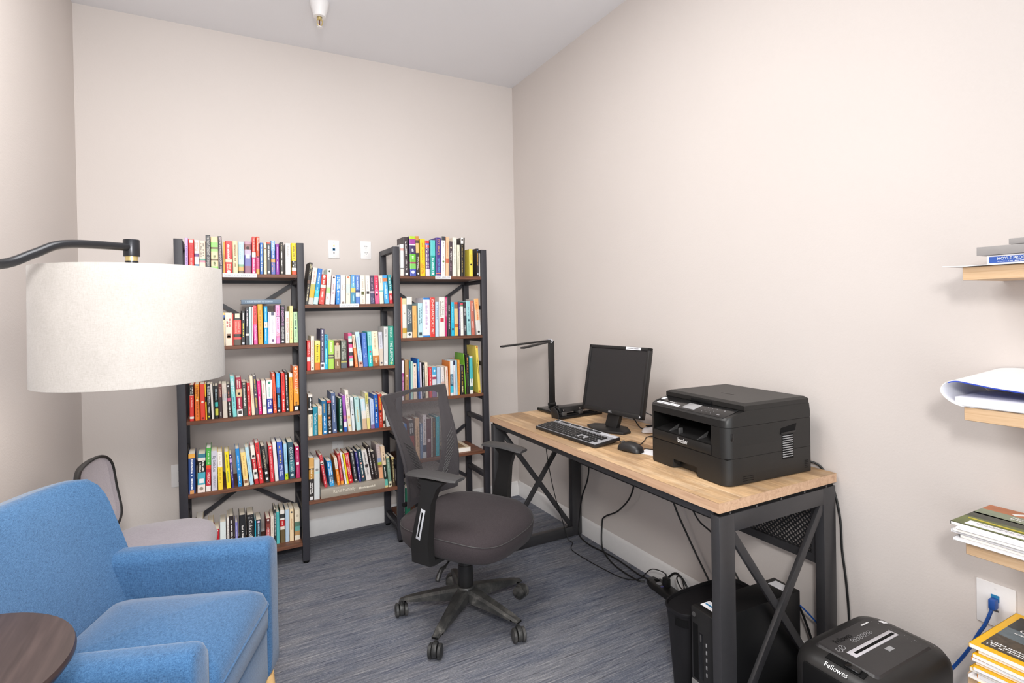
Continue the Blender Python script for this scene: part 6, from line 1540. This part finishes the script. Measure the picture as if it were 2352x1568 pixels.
# magazines --------------------------------------------------------
def mag_stack(n, x0, x1, y0, y1, z, tmin, tmax, labels, group, cover, edge_cols, top_builder, seed):
    rk = random.Random(seed); out = []
    for k in range(n):
        th = rk.uniform(tmin, tmax); last = k == n - 1
        dx, dy, da = (0, 0, 0) if last else (rk.uniform(-.008, .012), rk.uniform(-.016, .002), rk.uniform(-2, 2))
        o = thing('magazine', labels(k, n), 'magazine', ((x0 + x1) / 2 + dx, (y0 + y1) / 2 + dy, z + .0002), R(da), group)
        hx, hy = (x1 - x0) / 2, (y1 - y0) / 2
        obj('pages', MB().box((-hx, -hy, 0), (hx, hy, th - .0004), .0008, 1), M_pagesw if k % 2 else M_paper, o)
        c = obj('cover', MB().box((-hx - .0004, -hy - .0004, th - .0006), (hx + .0004, hy + .0004, th)).box((-hx - .0004, hy - .0004, 0), (hx + .0004, hy + .0006, th)) , edge_cols[k % len(edge_cols)] if not last else cover, o)
        if last: top_builder(o, c, hx, hy, th)
        z += th + .0003
        out.append(o)
    return z
def golf_top(o, c, hx, hy, th):
    z = th + .0003
    def Q(name, pts, m): return obj(name, MB().quad([(p[0], p[1], z + p[2] if len(p) > 2 else z) for p in pts]), m, c, recalc=False)
    # cover picture: orange sky strip at the wall side, dark hills, green field, pale address label
    Q('sky_print', [(hx * .55, hy), (hx * .55, -hy), (hx, -hy), (hx, hy)], plain('orange_sky_print', 'c4713c', .35, amt=.35, scale=14))
    Q('cloud_print', [(hx * .05, hy), (hx * .05, -hy), (hx * .55, -hy), (hx * .55, hy)], plain('misty_green_print', '8f9a80', .35, amt=.35, scale=18))
    Q('hill_print', [(-hx * .3, hy), (-hx * .2, -hy), (hx * .05, -hy), (hx * .15, hy)], plain('dark_hill_print', '3a4030', .35, amt=.5, scale=40))
    Q('field_print', [(-hx, hy), (-hx, -hy), (-hx * .2, -hy), (-hx * .3, hy)], plain('green_field_print', '6a7436', .35, amt=.55, scale=22))
    obj('field_stripe', MB().tube([(-hx * .45, hy * .9, z), (-hx * .5, .0, z), (-hx * .72, -hy, z)], .0025, 4), plain('yellow_stripe_print', 'c8b84a', .4), c)
    l = obj('address_label', MB().box((-hx * .92, -hy * .35, z), (-hx * .62, hy * .82, z + .0005)), M_label, c)
    obj('label_print', marks(MB(), (-hx * .72, hy * .7, z + .0008), (0, -1, 0), (1, 0, 0), hy * .8, .012, 2), M_greyprint, l, flat=True, recalc=False)
    mb = MB(); zz = z + .0004; P = [(.62, .55), (.92, .35), (.66, .12), (.94, -.08), (.66, -.3)]
    for a, b in zip(P, P[1:]): mb.bar((a[0] * hx, a[1] * hy, zz), (b[0] * hx, b[1] * hy, zz), .012, .0004, up=(0, 0, 1))
    obj('title_print', mb, M_inkw, c)
    obj('headline_print', marks(MB(), (hx * .35, hy * .5, z + .0005), (0, -1, 0), (1, 0, 0), hy * 1.3, .026, 2), M_inkw, c, flat=True, recalc=False)
names8 = ['lowest', 'second lowest', 'third lowest', 'fourth from bottom', 'third from top', 'second from top']
mag_stack(6, -.243, -.028, -3.05, -2.768, .7410, .0062, .0088,
          lambda k, n: 'golf landscape magazine with white address label topping third wall shelf stack' if k == n - 1 else ['bottom', 'second from bottom', 'third from bottom', 'third from top', 'second from top'][k] + ' magazine in white pile on third wall shelf',
          'magazines on the third wall shelf', plain('dark_gloss_cover', '2e3226', .3), [M_paper, plain('grey_cover_edge', '5a5c60', .4), M_paper, M_white], golf_top, 5)
M_yel = plain('yellow_border_print', 'f2b90f', .4, 0, .06)
def yellow_top(o, c, hx, hy, th):
    z = th + .0003
    p = obj('picture_print', MB().quad([(-hx * .86, hy * .82, z), (-hx * .86, -hy * .84, z), (hx * .86, -hy * .84, z), (hx * .86, hy * .82, z)]), plain('stormy_landscape_print', '66737a', .35, amt=.4, scale=24), c, recalc=False)
    obj('ground_print', MB().quad([(-hx * .86, hy * .82, z + .0003), (-hx * .86, -hy * .84, z + .0003), (-hx * .3, -hy * .84, z + .0003), (-hx * .2, hy * .82, z + .0003)]), plain('brown_ground_print', '5a4e40', .35, amt=.6, scale=70), p, recalc=False)
    obj('dark_sky_print', MB().quad([(hx * .25, hy * .82, z + .0003), (hx * .25, -hy * .84, z + .0003), (hx * .86, -hy * .84, z + .0003), (hx * .86, hy * .82, z + .0003)]), plain('dark_cloud_print', '2c2e30', .35, amt=.5, scale=30), p, recalc=False)
    text('cover_title', 'TRAIL', (hx * .52, hy * .5, z + .0008), (0, -1, 0), (1, 0, 0), .1, .022, M_inkw, p)
    text('cover_title', 'OF', (hx * .26, hy * .55, z + .0008), (0, -1, 0), (1, 0, 0), .04, .022, M_inkw, p)
    obj('cover_print', marks(MB(), (hx * .08, hy * .62, z + .0008), (0, -1, 0), (1, 0, 0), hy * 1.2, .01), M_inkw, p, flat=True, recalc=False)
    obj('strap_line', marks(MB(), (-hx * .68, hy * .74, z + .0008), (0, -1, 0), (1, 0, 0), hy * 1.4, .03, 3), M_inkw, p, flat=True, recalc=False)
mag_stack(10, -.262, -.004, -2.99, -2.812, .4050, .0085, .0115,
          lambda k, n: 'yellow-bordered magazine with stormy cover topping lowest wall shelf pile' if k == n - 1 else ['bottom', 'second from bottom', 'third from bottom', 'fourth from bottom', 'fifth from bottom', 'fifth from top', 'fourth from top', 'third from top', 'second from top'][k] + ' magazine in yellow pile on lowest wall shelf',
          'magazines on the lowest wall shelf', M_yel, [M_yel, M_paper, plain('orange_cover_edge', 'e08a1a', .4), M_yel], yellow_top, 9)

fit_texts()
for o in SC.objects:
    if '_w' in o: del o['_w']
